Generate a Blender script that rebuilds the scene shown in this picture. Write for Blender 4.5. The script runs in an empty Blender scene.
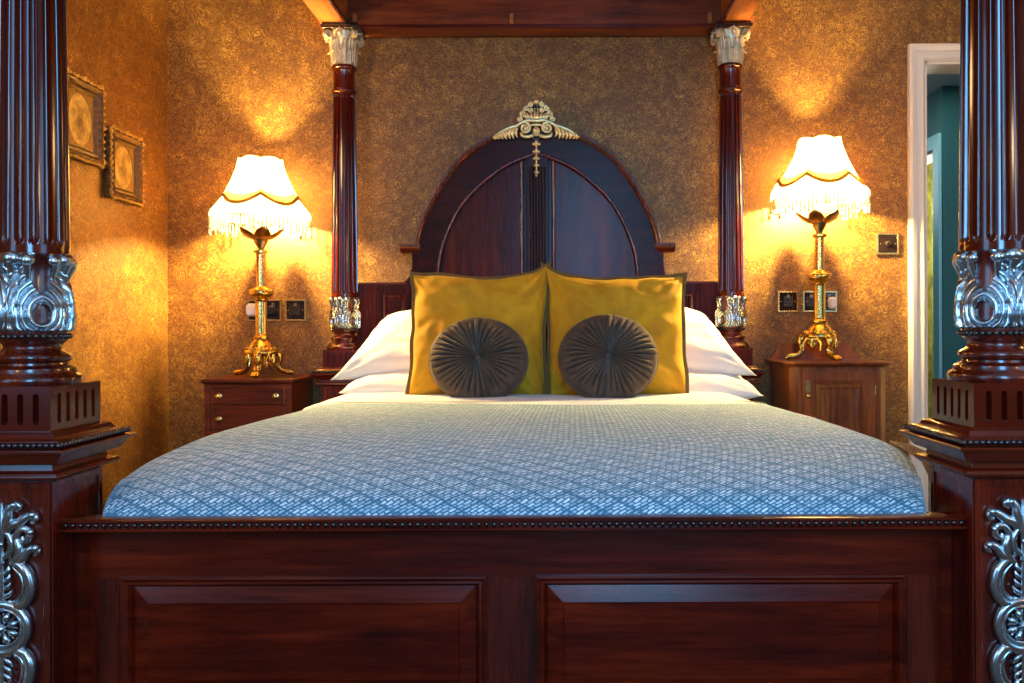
import bpy, bmesh, math, random
from mathutils import Vector, Matrix, noise
PI = math.pi
random.seed(7)
scene = bpy.context.scene
COL = scene.collection

# ------------------------------------------------------------------ camera
F = 830.0; VX = 554.0; HZ = 326.0; CZ = 1.0
cam_d = bpy.data.cameras.new('camera'); cam = bpy.data.objects.new('camera', cam_d); COL.objects.link(cam)
cam.location = (0, 0, CZ); cam.rotation_euler = (PI/2, math.radians(0.2), 0)
cam_d.sensor_width = 36; cam_d.lens = F/1024*36
cam_d.shift_x = -(VX-512)/1024; cam_d.shift_y = -(341.5-HZ)/1024
cam_d.clip_start = 0.02
scene.camera = cam
vs = scene.view_settings
scene.display_settings.display_device = 'sRGB'
vs.view_transform = 'Standard'; vs.look = 'None'; vs.gamma = 1; vs.use_curve_mapping = False
vs.exposure = 0.0

# ------------------------------------------------------------------ materials
def mat_new(name):
    m = bpy.data.materials.new(name); m.use_nodes = True
    nt = m.node_tree; nt.nodes.clear()
    out = nt.nodes.new('ShaderNodeOutputMaterial')
    b = nt.nodes.new('ShaderNodeBsdfPrincipled')
    nt.links.new(b.outputs[0], out.inputs[0])
    return m, nt, b, out
class NG:
    """tiny node helper"""
    def __init__(s, nt): s.nt = nt
    def n(s, t, **k):
        nd = s.nt.nodes.new(t)
        for a, v in k.items(): setattr(nd, a, v)
        return nd
    def put(s, sock, v):
        if isinstance(v, bpy.types.NodeSocket): s.nt.links.new(v, sock)
        else: sock.default_value = v
    def math(s, op, a, b=None, c=None, clamp=False):
        nd = s.n('ShaderNodeMath', operation=op); nd.use_clamp = clamp
        s.put(nd.inputs[0], a)
        if b is not None: s.put(nd.inputs[1], b)
        if c is not None: s.put(nd.inputs[2], c)
        return nd.outputs[0]
    def vmath(s, op, a, b=None):
        nd = s.n('ShaderNodeVectorMath', operation=op); s.put(nd.inputs[0], a)
        if b is not None: s.put(nd.inputs[1], b)
        return nd.outputs[0]
    def noise(s, vec, scale, detail=3, rough=.5, dist=0):
        nd = s.n('ShaderNodeTexNoise'); s.put(nd.inputs['Vector'], vec)
        nd.inputs['Scale'].default_value = scale; nd.inputs['Detail'].default_value = detail
        nd.inputs['Roughness'].default_value = rough; nd.inputs['Distortion'].default_value = dist
        return nd.outputs[0], nd.outputs[1]
    def ramp(s, fac, stops):
        nd = s.n('ShaderNodeValToRGB'); s.put(nd.inputs[0], fac)
        e = nd.color_ramp.elements
        while len(e) > 1: e.remove(e[-1])
        e[0].position = stops[0][0]; e[0].color = (*stops[0][1], 1)
        for p, c in stops[1:]:
            x = e.new(p); x.color = (*c, 1)
        return nd.outputs[0]
    def mix(s, fac, a, b):
        nd = s.n('ShaderNodeMix', data_type='RGBA')
        s.put(nd.inputs[0], fac); s.put(nd.inputs[6], a if isinstance(a, bpy.types.NodeSocket) else (*a, 1))
        s.put(nd.inputs[7], b if isinstance(b, bpy.types.NodeSocket) else (*b, 1))
        return nd.outputs[2]
    def obj(s):
        return s.n('ShaderNodeTexCoord').outputs['Object']
    def uv(s):
        return s.n('ShaderNodeTexCoord').outputs['UV']
    def bump(s, h, strength, dist, bsdf):
        nd = s.n('ShaderNodeBump'); s.put(nd.inputs['Height'], h)
        nd.inputs['Strength'].default_value = strength; nd.inputs['Distance'].default_value = dist
        s.nt.links.new(nd.outputs[0], bsdf.inputs['Normal'])

def simple(name, col, rough=.5, metal=0, var=0.0, vscale=20, bump=0, coat=0, sheen=0):
    m, nt, b, out = mat_new(name); g = NG(nt)
    f, _ = g.noise(g.obj(), vscale, 4)
    lo = tuple(c*(1-var) for c in col); hi = tuple(min(1, c*(1+var)) for c in col)
    c = g.ramp(f, [(.3, lo), (.7, hi)])
    nt.links.new(c, b.inputs['Base Color'])
    b.inputs['Roughness'].default_value = rough; b.inputs['Metallic'].default_value = metal
    b.inputs['Coat Weight'].default_value = coat; b.inputs['Coat Roughness'].default_value = .08
    if sheen:
        b.inputs['Sheen Weight'].default_value = sheen; b.inputs['Sheen Roughness'].default_value = .45
    if bump: g.bump(f, .5, bump, b)
    return m

def wood(name, dark, mid, light, grain='z', rough=.28, coat=.5, figure=0.0, scale=1.0, spec=.5):
    m, nt, b, out = mat_new(name); g = NG(nt)
    mp = g.n('ShaderNodeMapping'); nt.links.new(g.obj(), mp.inputs[0])
    sc = {'z': (14, 14, 1.1), 'x': (1.1, 14, 14), 'y': (14, 1.1, 14)}[grain]
    mp.inputs['Scale'].default_value = tuple(v*scale for v in sc)
    f1, _ = g.noise(mp.outputs[0], 1.6, 6, .62, .6+figure)
    f2, _ = g.noise(mp.outputs[0], 9, 3, .5)
    f3, _ = g.noise(g.obj(), 3.0, 3)
    f = g.math('ADD', g.math('MULTIPLY', f1, .62), g.math('ADD', g.math('MULTIPLY', f2, .16), g.math('MULTIPLY', f3, .26)))
    c = g.ramp(f, [(.36, dark), (.52, mid), (.68, light)])
    nt.links.new(c, b.inputs['Base Color'])
    r = g.math('MULTIPLY_ADD', f2, .14, rough-.07); nt.links.new(r, b.inputs['Roughness'])
    b.inputs['Coat Weight'].default_value = coat; b.inputs['Coat Roughness'].default_value = .1
    b.inputs['Specular IOR Level'].default_value = spec
    g.bump(f2, .12, .0006, b)
    return m

M = {}
D_, M_, L_ = (.022, .0010, .0003), (.090, .0046, .0006), (.19, .0130, .0014)
M['wood_z'] = wood('mahogany_upright', D_, M_, L_, 'z')
M['wood_x'] = wood('mahogany_across', D_, M_, L_, 'x', .3, .2, spec=.35)
M['wood_plain'] = simple('mahogany_moulding', (.11, .0075, .0015), .2, 0, .35, 5, 0, .15)
M['wood_y'] = wood('mahogany_lengthwise', D_, M_, L_, 'y')
M['wood_panel'] = wood('mahogany_panel', (.025, .0012, .0004), (.095, .0050, .0007), (.20, .0145, .0016), 'x', .28, .06, spec=.28)
M['wood_head'] = wood('headboard_mahogany', (.020, .002, .0014), (.055, .006, .003), (.11, .013, .005), 'z', .26, .0, spec=.14)
M['wood_arch'] = wood('arch_dark_mahogany', (.010, .0014, .001), (.022, .0026, .0015), (.045, .006, .003), 'x', .3, .0, spec=.13)
M['wood_tester'] = wood('tester_mahogany', (.045, .008, .0025), (.17, .032, .007), (.30, .07, .015), 'x', .4, .08, spec=.3)
M['wood_rail'] = wood('tester_rail_mahogany', (.16, .045, .008), (.40, .12, .018), (.60, .20, .03), 'y', .42, .1)
M['wood_shaft'] = simple('mahogany_shaft', (.085, .0055, .001), .16, 0, .35, 4, 0, .3)
M['bead_wood'] = simple('dark_bead_wood', (.02, .006, .004), .22, 0, .3, 60, 0, .6)
M['chest_x'] = wood('chest_mahogany', (.035, .004, .002), (.12, .016, .005), (.22, .036, .01), 'x', .3, .2)
M['walnut'] = wood('cabinet_walnut', (.08, .018, .004), (.25, .062, .012), (.44, .13, .028), 'z', .3, .2)
M['walnut_burr'] = wood('cabinet_burr_panel', (.05, .012, .003), (.20, .055, .012), (.42, .15, .03), 'z', .3, .2, 2.5, .6)
M['warm_silver'] = simple('warm_silver_leaf', (.64, .53, .33), .36, .4, .3, 30, 0)
M['silver'] = simple('antiqued_silver_leaf', (.52, .56, .58), .25, 1, .10, 30, 0)
M['gilt_silver'] = simple('gilded_carving', (.95, .72, .34), .32, .80, .12, 60, 0)
M['brass'] = simple('polished_brass', (.80, .55, .16), .17, 1, .2, 40, .0004)
M['brass_cast'] = simple('cast_brass', (.72, .50, .13), .25, 1, .35, 80, .0015)
M['brass_dark'] = simple('aged_brass', (.30, .20, .09), .3, 1, .3, 50)
M['plate_brass'] = simple('plate_rim_brass', (.75, .58, .25), .25, 1, .1, 50)
M['plate_dark'] = simple('smoked_plate_face', (.05, .03, .025), .08, .7, .2, 30)
M['white_plastic'] = simple('white_plastic', (.8, .8, .76), .35, 0, .03, 10)
M['black_plastic'] = simple('black_plastic', (.012, .011, .01), .3, 0, .1, 10)
M['white_paint'] = simple('cream_gloss_paint', (.84, .74, .58), .35, 0, .03, 6)
M['white_plaster'] = simple('white_plaster', (.6, .58, .55), .8, 0, .04, 5)
M['teal'] = simple('teal_wall_paint', (.012, .12, .13), .6, 0, .06, 4)
M['teal_trim'] = simple('pale_blue_trim', (.22, .55, .62), .35, 0, .03, 6)
M['hall_ceiling'] = simple('hall_ceiling_paint', (.42, .50, .56), .7, 0, .03, 5)
M['carpet'] = simple('brown_carpet', (.10, .07, .05), .95, 0, .25, 180, .004)
M['linen'] = simple('white_cotton', (.72, .71, .70), .85, 0, .03, 6, 0, 0, .2)
M['ticking'] = simple('mattress_cloth', (.7, .68, .64), .9, 0, .05, 20)
M['piping_olive'] = simple('olive_piping', (.15, .085, .014), .85, 0, .2, 90, 0, 0, .05)
M['trim_braid'] = simple('ochre_braid', (.35, .17, .03), .8, 0, .2, 120)
M['dark_edge'] = simple('dark_stitched_edge', (.12, .10, .07), .9, 0, .2, 60)
M['tassel'] = simple('straw_tassel', (.34, .20, .08), .8, 0, .5, 160)
M['picture_gold'] = simple('old_gilt_frame', (.10, .046, .010), .55, .2, .6, 70, .002)
M['mount_gold'] = simple('dull_gilt_mount', (.30, .16, .03), .5, .1, .3, 60)
M['slip_gold'] = simple('gilt_slip', (.62, .36, .06), .4, .35, .3, 60)
M['picture_recess'] = simple('frame_shadow_line', (.20, .105, .025), .5, .3, .4, 60)

def velvet(name, lo, hi, sheen, tint):
    m, nt, b, out = mat_new(name); g = NG(nt)
    f, _ = g.noise(g.obj(), 7, 5, .6, .8); f2, _ = g.noise(g.obj(), 300, 2)
    nt.links.new(g.ramp(f, [(.3, lo), (.7, hi)]), b.inputs['Base Color'])
    b.inputs['Roughness'].default_value = .85
    b.inputs['Sheen Weight'].default_value = sheen; b.inputs['Sheen Roughness'].default_value = .35
    b.inputs['Sheen Tint'].default_value = (*tint, 1)
    g.bump(g.math('ADD', f, g.math('MULTIPLY', f2, .1)), .35, .006, b)
    return m
M['gold_velvet'] = velvet('mustard_velvet', (.46, .20, .002), (.74, .38, .004), .35, (1, .75, .1))
M['grey_velvet'] = velvet('mole_grey_velvet', (.055, .031, .017), (.125, .075, .043), .35, (.75, .68, .6))

def wallpaper():
    m, nt, b, out = mat_new('paisley_wallpaper'); g = NG(nt)
    sp = g.n('ShaderNodeSeparateXYZ'); nt.links.new(g.n('ShaderNodeNewGeometry').outputs['Position'], sp.inputs[0])
    cb = g.n('ShaderNodeCombineXYZ')
    g.put(cb.inputs[0], g.math('ADD', sp.outputs[0], sp.outputs[1])); g.put(cb.inputs[1], sp.outputs[2])
    vec0 = cb.outputs[0]
    _, nc = g.noise(vec0, 9, 3)
    off = g.n('ShaderNodeVectorMath', operation='SCALE'); g.put(off.inputs[0], g.vmath('SUBTRACT', nc, (.5, .5, .5))); off.inputs['Scale'].default_value = .09
    vec = g.vmath('ADD', vec0, off.outputs[0])
    def spiral(scale, freq, twist, reach):
        v = g.n('ShaderNodeTexVoronoi', voronoi_dimensions='2D'); g.put(v.inputs['Vector'], vec)
        v.inputs['Scale'].default_value = scale; v.inputs['Randomness'].default_value = .9
        d = v.outputs['Distance']
        dv = g.vmath('SUBTRACT', vec, v.outputs['Position'])
        s2 = g.n('ShaderNodeSeparateXYZ'); g.put(s2.inputs[0], dv)
        a = g.math('ARCTAN2', s2.outputs[1], s2.outputs[0])
        sn = g.math('SINE', g.math('ADD', g.math('MULTIPLY', d, freq), g.math('MULTIPLY', a, twist)))
        line = g.math('POWER', g.math('MULTIPLY_ADD', sn, .5, .5), 2.2)
        fade = g.math('SUBTRACT', 1.0, g.math('MULTIPLY', d, reach), clamp=True)
        rnd = g.n('ShaderNodeSeparateXYZ'); g.put(rnd.inputs[0], v.outputs['Color'])
        return g.math('MULTIPLY', line, g.math('MULTIPLY', fade, g.math('POWER', rnd.outputs[0], 1.6)))
    s1 = spiral(7.5, 40, 1, 2.0)
    s2 = spiral(19, 30, 2, 1.0)
    s3 = spiral(48, 20, 1, .7)
    f, _ = g.noise(vec, 120, 5, .75, 1.5)
    fb, _ = g.noise(vec0, 2.5, 3)
    p = g.math('ADD', g.math('MULTIPLY', s1, .27), g.math('ADD', g.math('MULTIPLY', s2, .34), g.math('MULTIPLY', s3, .34)))
    p = g.math('ADD', p, g.math('MULTIPLY', g.math('SUBTRACT', f, .5), 1.9))
    p = g.math('ADD', p, g.math('MULTIPLY', g.math('SUBTRACT', fb, .5), .25))
    c = g.ramp(p, [(0, (.13, .050, .014)), (.24, (.37, .180, .028)), (.58, (.74, .42, .09))])
    nt.links.new(c, b.inputs['Base Color'])
    b.inputs['Roughness'].default_value = .48; b.inputs['Metallic'].default_value = .25
    g.bump(p, .35, .0015, b)
    return m
M['wallpaper'] = wallpaper()
M['wallpaper_green'] = simple('gold_green_wallpaper', (.30, .26, .05), .6, 0, .6, 14)

def blanket_mat():
    m, nt, b, out = mat_new('woven_bedspread'); g = NG(nt)
    _, nc = g.noise(g.uv(), 30, 2)
    off = g.n('ShaderNodeVectorMath', operation='SCALE'); g.put(off.inputs[0], g.vmath('SUBTRACT', nc, (.5, .5, .5))); off.inputs['Scale'].default_value = .004
    uv = g.vmath('ADD', g.uv(), off.outputs[0])
    sp = g.n('ShaderNodeSeparateXYZ'); g.put(sp.inputs[0], uv)
    u, v = sp.outputs[0], sp.outputs[1]
    k = .62
    a = g.math('ADD', g.math('MULTIPLY', u, .62), v); c_ = g.math('SUBTRACT', g.math('MULTIPLY', u, .62), v)
    def lines(t, period, width):                     # dark thin line every period
        fr = g.math('FRACT', g.math('DIVIDE', t, period))
        d = g.math('ABSOLUTE', g.math('SUBTRACT', fr, .5))
        return g.math('SMOOTH_MIN', g.math('MULTIPLY', g.math('SUBTRACT', d, .5-width), 1.0/width, clamp=True), 1.0, .1)
    # small staggered stitches: brick layout in each diagonal direction
    br = g.n('ShaderNodeTexBrick'); cb = g.n('ShaderNodeCombineXYZ'); g.put(cb.inputs[0], a); g.put(cb.inputs[1], c_)
    g.put(br.inputs['Vector'], cb.outputs[0]); br.offset = .5
    br.inputs['Scale'].default_value = 1.0
    br.inputs['Brick Width'].default_value = .0175; br.inputs['Row Height'].default_value = .0085
    br.inputs['Mortar Size'].default_value = .0018; br.inputs['Mortar Smooth'].default_value = .6
    br.inputs['Color1'].default_value = (1, 1, 1, 1); br.inputs['Color2'].default_value = (.62, .62, .62, 1); br.inputs['Mortar'].default_value = (0, 0, 0, 1)
    stitch = g.n('ShaderNodeSeparateXYZ'); g.put(stitch.inputs[0], br.outputs[0])
    l1 = lines(a, .0425, .12); l2 = lines(c_, .0425, .12)
    ln = g.math('MAXIMUM', l1, l2)
    fine, _ = g.noise(uv, 900, 2)
    h = g.math('MULTIPLY', stitch.outputs[0], g.math('SUBTRACT', 1.0, g.math('MULTIPLY', ln, .75)))
    h2 = g.math('ADD', h, g.math('MULTIPLY', g.math('SUBTRACT', fine, .5), .25), clamp=True)
    c = g.ramp(h2, [(0, (.03, .12, .19)), (.50, (.16, .34, .43)), (.98, (.78, .86, .88))])
    nt.links.new(c, b.inputs['Base Color'])
    b.inputs['Roughness'].default_value = .85; b.inputs['Sheen Weight'].default_value = .15
    g.bump(h, .6, .0025, b)
    return m
M['blanket'] = blanket_mat()

def shade_mat(name, band):
    m = bpy.data.materials.new(name); m.use_nodes = True
    nt = m.node_tree; nt.nodes.clear(); g = NG(nt)
    out = g.n('ShaderNodeOutputMaterial')
    d = g.n('ShaderNodeBsdfDiffuse'); t = g.n('ShaderNodeBsdfTranslucent')
    f, _ = g.noise(g.obj(), 40, 3)
    c = g.ramp(f, [(.3, (.80, .70, .42)), (.7, (.88, .78, .50))])
    if band:                                             # light falloff painted in: colour turns ochre towards the lower edge of the silk
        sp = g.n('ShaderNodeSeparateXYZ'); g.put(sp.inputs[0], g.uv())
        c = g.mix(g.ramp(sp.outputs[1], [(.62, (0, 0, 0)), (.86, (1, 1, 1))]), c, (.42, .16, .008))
    nt.links.new(c, d.inputs[0]); nt.links.new(c, t.inputs[0])
    mx = g.n('ShaderNodeMixShader'); mx.inputs[0].default_value = .74
    nt.links.new(d.outputs[0], mx.inputs[1]); nt.links.new(t.outputs[0], mx.inputs[2]); nt.links.new(mx.outputs[0], out.inputs[0])
    return m
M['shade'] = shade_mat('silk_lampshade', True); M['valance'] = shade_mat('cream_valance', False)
def fringe_mat():
    m, nt, b, out = mat_new('crystal_fringe')
    b.inputs['Base Color'].default_value = (.50, .42, .26, 1); b.inputs['Roughness'].default_value = .1
    b.inputs['Transmission Weight'].default_value = .35
    b.inputs['Subsurface Weight'].default_value = 0
    return m
M['fringe'] = fringe_mat()
def emit_mat(name, col, s):
    m = bpy.data.materials.new(name); m.use_nodes = True
    nt = m.node_tree; nt.nodes.clear()
    e = nt.nodes.new('ShaderNodeEmission'); o = nt.nodes.new('ShaderNodeOutputMaterial')
    e.inputs[0].default_value = (*col, 1); e.inputs[1].default_value = s
    nt.links.new(e.outputs[0], o.inputs[0]); return m
LAMP_COL = (1.0, .71, .26)
M['bulb'] = emit_mat('lit_bulb', LAMP_COL, 6000)
def glass_mat():
    m, nt, b, out = mat_new('window_glass')
    b.inputs['Base Color'].default_value = (1, 1, 1, 1); b.inputs['Roughness'].default_value = 0
    b.inputs['Transmission Weight'].default_value = 1; b.inputs['IOR'].default_value = 1.01
    return m
def engraving(seed):
    m, nt, b, out = mat_new('sepia_engraving'); g = NG(nt)
    mp = g.n('ShaderNodeMapping'); nt.links.new(g.uv(), mp.inputs[0]); mp.inputs['Location'].default_value = (seed*3.1, seed*1.7, 0)
    f, _ = g.noise(mp.outputs[0], 4.5, 6, .65, .6)
    sp = g.n('ShaderNodeSeparateXYZ'); g.put(sp.inputs[0], g.uv())
    dx = g.math('MULTIPLY', g.math('SUBTRACT', sp.outputs[0], .5), 3.4); dy = g.math('MULTIPLY', g.math('SUBTRACT', sp.outputs[1], .42), 2.6)
    r = g.math('SQRT', g.math('ADD', g.math('MULTIPLY', dx, dx), g.math('MULTIPLY', dy, dy)))
    fig = g.math('SUBTRACT', 1.0, r, clamp=True)
    v = g.math('SUBTRACT', f, g.math('MULTIPLY', fig, .30))
    c = g.ramp(v, [(.2, (.16, .08, .02)), (.42, (.55, .34, .07)), (.6, (.90, .62, .16))])
    nt.links.new(c, b.inputs['Base Color']); b.inputs['Roughness'].default_value = .4
    return m

# ------------------------------------------------------------------ mesh helper
class MB:
    def __init__(s): s.bm = bmesh.new(); s.uv = None
    def v(s, p): return s.bm.verts.new(p)
    def f(s, vs):
        try: return s.bm.faces.new(vs)
        except ValueError: return None
    def box(s, x0, x1, y0, y1, z0, z1):
        P = [s.v((x, y, z)) for z in (z0, z1) for y in (y0, y1) for x in (x0, x1)]
        for q in ((0,2,3,1), (4,5,7,6), (0,1,5,4), (1,3,7,5), (3,2,6,7), (2,0,4,6)): s.f([P[i] for i in q])
        return s
    def rings(s, R, close=True, cap0=True, cap1=True):
        V = [[s.v(p) for p in r] for r in R]
        n = len(V[0])
        for a, b in zip(V, V[1:]):
            for i in range(n if close else n-1):
                j = (i+1) % n
                s.f([a[i], a[j], b[j], b[i]])
        if cap0 and close: s.f(V[0][::-1])
        if cap1 and close: s.f(V[-1])
        return V
    def lathe(s, prof, seg=32, c=(0, 0), cap=True, fn=None):
        R = []
        for (r, z) in prof:
            ring = []
            for k in range(seg):
                t = 2*PI*k/seg
                rr = r if fn is None else fn(r, t, z)
                ring.append((c[0]+rr*math.cos(t), c[1]+rr*math.sin(t), z))
            R.append(ring)
        s.rings(R, True, cap, cap); return s
    def square(s, prof, c=(0, 0), cap=True):        # square-plan moulding stack: (half, z)
        s.rings([[(c[0]-h, c[1]-h, z), (c[0]+h, c[1]-h, z), (c[0]+h, c[1]+h, z), (c[0]-h, c[1]+h, z)] for h, z in prof], True, cap, cap); return s
    def prism(s, poly, y0, y1, plane='xz'):
        def P(a, b, d): return (a, d, b) if plane == 'xz' else ((d, a, b) if plane == 'yz' else (a, b, d))
        A = [s.v(P(a, b, y0)) for a, b in poly]; B = [s.v(P(a, b, y1)) for a, b in poly]
        s.f(A); s.f(B[::-1]); n = len(poly)
        for i in range(n):
            j = (i+1) % n; s.f([A[i], B[i], B[j], A[j]])
        return s
    def sphere(s, c, r, seg=10, rings=6, sc=(1, 1, 1)):
        R = []
        for i in range(rings+1):
            ph = PI*i/rings
            rr = max(math.sin(ph), .02)*r
            R.append([(c[0]+rr*math.cos(2*PI*k/seg)*sc[0], c[1]+rr*math.sin(2*PI*k/seg)*sc[1], c[2]-r*math.cos(ph)*sc[2]) for k in range(seg)])
        s.rings(R); return s
    def tube(s, pts, rad, seg=8, closed=False, flat=1.0, up=None):
        """sweep; rad may be a list; flat scales the section along 'up'"""
        pts = [Vector(p) for p in pts]; n = len(pts)
        if not isinstance(rad, (list, tuple)): rad = [rad]*n
        R = []; prev = None
        for i, p in enumerate(pts):
            if closed: t = pts[(i+1) % n]-pts[i-1]
            else: t = pts[min(i+1, n-1)]-pts[max(i-1, 0)]
            if t.length < 1e-9: t = Vector((0, 0, 1))
            t.normalize()
            if up is not None:
                nrm = Vector(up) - t*Vector(up).dot(t)
                if nrm.length < 1e-5: nrm = t.orthogonal()
            elif prev is None: nrm = t.orthogonal()
            else:
                nrm = prev - t*prev.dot(t)
                if nrm.length < 1e-6: nrm = t.orthogonal()
            nrm.normalize(); prev = nrm
            b = t.cross(nrm)
            R.append([tuple(p+(nrm*math.cos(2*PI*k/seg)*flat+b*math.sin(2*PI*k/seg))*rad[i]) for k in range(seg)])
        if closed:
            V = [[s.v(q) for q in r] for r in R]
            for i in range(n):
                a, b_ = V[i], V[(i+1) % n]
                for k in range(seg): s.f([a[k], a[(k+1) % seg], b_[(k+1) % seg], b_[k]])
        else: s.rings(R)
        return s
    def grid(s, fn, nu, nv, uvfn=None, thick=None):
        V = [[s.v(fn(i/nu, j/nv)) for j in range(nv+1)] for i in range(nu+1)]
        lay = None
        if uvfn:
            lay = s.bm.loops.layers.uv.verify()
        for i in range(nu):
            for j in range(nv):
                fc = s.f([V[i][j], V[i+1][j], V[i+1][j+1], V[i][j+1]])
                if uvfn and fc:
                    for lp, (a, b) in zip(fc.loops, ((i, j), (i+1, j), (i+1, j+1), (i, j+1))):
                        lp[lay].uv = uvfn(a/nu, b/nv)
        return V
    def xf(s, mtx):
        bmesh.ops.transform(s.bm, matrix=mtx, verts=s.bm.verts); return s
    def build(s, name, mat, parent=None, smooth=38, bevel=0, loc=None, solid=0, fix=True):
        if fix: bmesh.ops.recalc_face_normals(s.bm, faces=s.bm.faces)
        me = bpy.data.meshes.new(name); s.bm.to_mesh(me); s.bm.free()
        me.materials.append(M[mat] if isinstance(mat, str) else mat)
        o = bpy.data.objects.new(name, me); COL.objects.link(o)
        if smooth:
            me.shade_smooth(); me.set_sharp_from_angle(angle=math.radians(smooth))
        if solid:
            md = o.modifiers.new('solid', 'SOLIDIFY'); md.thickness = solid; md.offset = 0
        if bevel:
            md = o.modifiers.new('bevel', 'BEVEL'); md.width = bevel; md.segments = 2; md.limit_method = 'ANGLE'; md.angle_limit = math.radians(40)
        if parent: o.parent = parent
        if loc: o.location = loc
        return o
def tag(o, label=None, cat=None, group=None, kind=None):
    if label: o['label'] = label
    if cat: o['category'] = cat
    if group: o['group'] = group
    if kind: o['kind'] = kind
    return o
def thing(name, loc, label, cat, group=None, rz=0):
    o = bpy.data.objects.new(name, None); COL.objects.link(o); o.location = loc; o.rotation_euler.z = rz
    o.empty_display_size = .05
    return tag(o, label, cat, group)
def copy_tree(o, parent=None):
    c = o.copy(); COL.objects.link(c); c.parent = parent
    for ch in list(o.children): copy_tree(ch, c)
    return c
def lerp(a, b, t): return a+(b-a)*t
def interp(tab, x):
    if x <= tab[0][0]: return tab[0][1]
    for (a, va), (b, vb) in zip(tab, tab[1:]):
        if x <= b: return va+(vb-va)*(x-a)/(b-a)
    return tab[-1][1]
def smooth_tab(tab, x):
    if x <= tab[0][0]: return tab[0][1]
    for (a, va), (b, vb) in zip(tab, tab[1:]):
        if x <= b:
            t = (x-a)/(b-a); t = t*t*(3-2*t); return va+(vb-va)*t
    return tab[-1][1]
def catmull(pts, n=6, closed=False):
    P = [Vector(p) for p in pts]; out = []
    m = len(P)
    rng = range(m if closed else m-1)
    for i in rng:
        p0 = P[i-1] if (i > 0 or closed) else P[0]; p1 = P[i]; p2 = P[(i+1) % m]
        p3 = P[(i+2) % m] if (closed or i+2 < m) else P[-1]
        for k in range(n):
            t = k/n
            out.append(.5*((2*p1)+(-p0+p2)*t+(2*p0-5*p1+4*p2-p3)*t*t+(-p0+3*p1-3*p2+p3)*t**3))
    if not closed: out.append(P[-1])
    return out
def spiral2(cx, cz, r0, r1, a0, turns, n=26):
    return [(cx+lerp(r0, r1, i/n)*math.cos(a0+turns*2*PI*i/n), cz+lerp(r0, r1, i/n)*math.sin(a0+turns*2*PI*i/n)) for i in range(n+1)]

# ================================================================== THE ROOM
WB = 3.90; WL = -1.814; WR = 2.75; WF = -1.35; CEIL = 3.05
def struct(o): o['kind'] = 'structure'; return o
def wallbox(name, b, mat): return struct(MB().box(*b).build(name, mat, smooth=0))
wallbox('floor', (WL-.2, 4.2, WF-.2, 7.2, -.1, 0), 'carpet')
wallbox('ceiling', (WL-.2, WR+.2, WF-.2, WB+.15, CEIL, CEIL+.1), 'white_plaster')
SWL = (-1.0, .15); SWR = (-1.0, .35); SZ = (.85, 2.6)
for nm, x0, x1, (ya, yb) in (('wall_left', WL-.15, WL, SWL), ('wall_right', WR, WR+.15, SWR)):
    mb = MB(); mb.box(x0, x1, WF-.15, ya, 0, CEIL); mb.box(x0, x1, yb, WB+.15, 0, CEIL); mb.box(x0, x1, ya, yb, 0, SZ[0]); mb.box(x0, x1, ya, yb, SZ[1], CEIL)
    struct(mb.build(nm, 'wallpaper', smooth=0))
for nm, xc, (ya, yb) in (('unseen_window_2', WL-.06, SWL), ('unseen_window_3', WR+.06, SWR)):  # unseen side windows, added for more blue light on bed and posts
    mb = MB()
    for y in (ya, (ya+yb)/2-.02, yb-.04): mb.box(xc-.025, xc+.025, y, y+.04, *SZ)
    for z in (SZ[0], sum(SZ)/2-.02, SZ[1]-.04): mb.box(xc-.02, xc+.02, ya, yb, z, z+.04)
    struct(mb.build(nm, 'white_paint', smooth=0, bevel=.003))
DX0, DX1, DZ = 1.742, 2.52, 2.235
mb = MB(); mb.box(WL, DX0, WB, WB+.15, 0, CEIL); mb.box(DX1, WR, WB, WB+.15, 0, CEIL); mb.box(DX0, DX1, WB, WB+.15, DZ, CEIL)
struct(mb.build('wall_back', 'wallpaper', smooth=0))
# front wall with the window behind the camera
WX0, WX1, WZ0, WZ1 = -.02, .74, 1.0, 2.85
mb = MB(); mb.box(WL, WX0, WF-.15, WF, 0, CEIL); mb.box(WX1, WR, WF-.15, WF, 0, CEIL)
mb.box(WX0, WX1, WF-.15, WF, 0, WZ0); mb.box(WX0, WX1, WF-.15, WF, WZ1, CEIL)
struct(mb.build('wall_front', 'wallpaper', smooth=0))
mb = MB()
for x in (WX0, (WX0+WX1)/2-.02, WX1-.04): mb.box(x, x+.04, WF-.09, WF-.04, WZ0, WZ1)
for z in (WZ0, (WZ0+WZ1)/2-.02, WZ1-.04): mb.box(WX0, WX1, WF-.085, WF-.045, z, z+.04)
wf = struct(mb.build('window_1', 'white_paint', smooth=0, bevel=.003))
# baseboards
def skirting(name, x0, x1, y0, y1):
    mb = MB(); mb.box(x0, x1, y0, y1, 0, .15); return struct(mb.build(name, 'white_paint', smooth=0, bevel=.006))
skirting('baseboard_back', WL, DX0-.08, WB-.018, WB)
skirting('baseboard_left', WL, WL+.018, WF, WB-.018)
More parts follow.
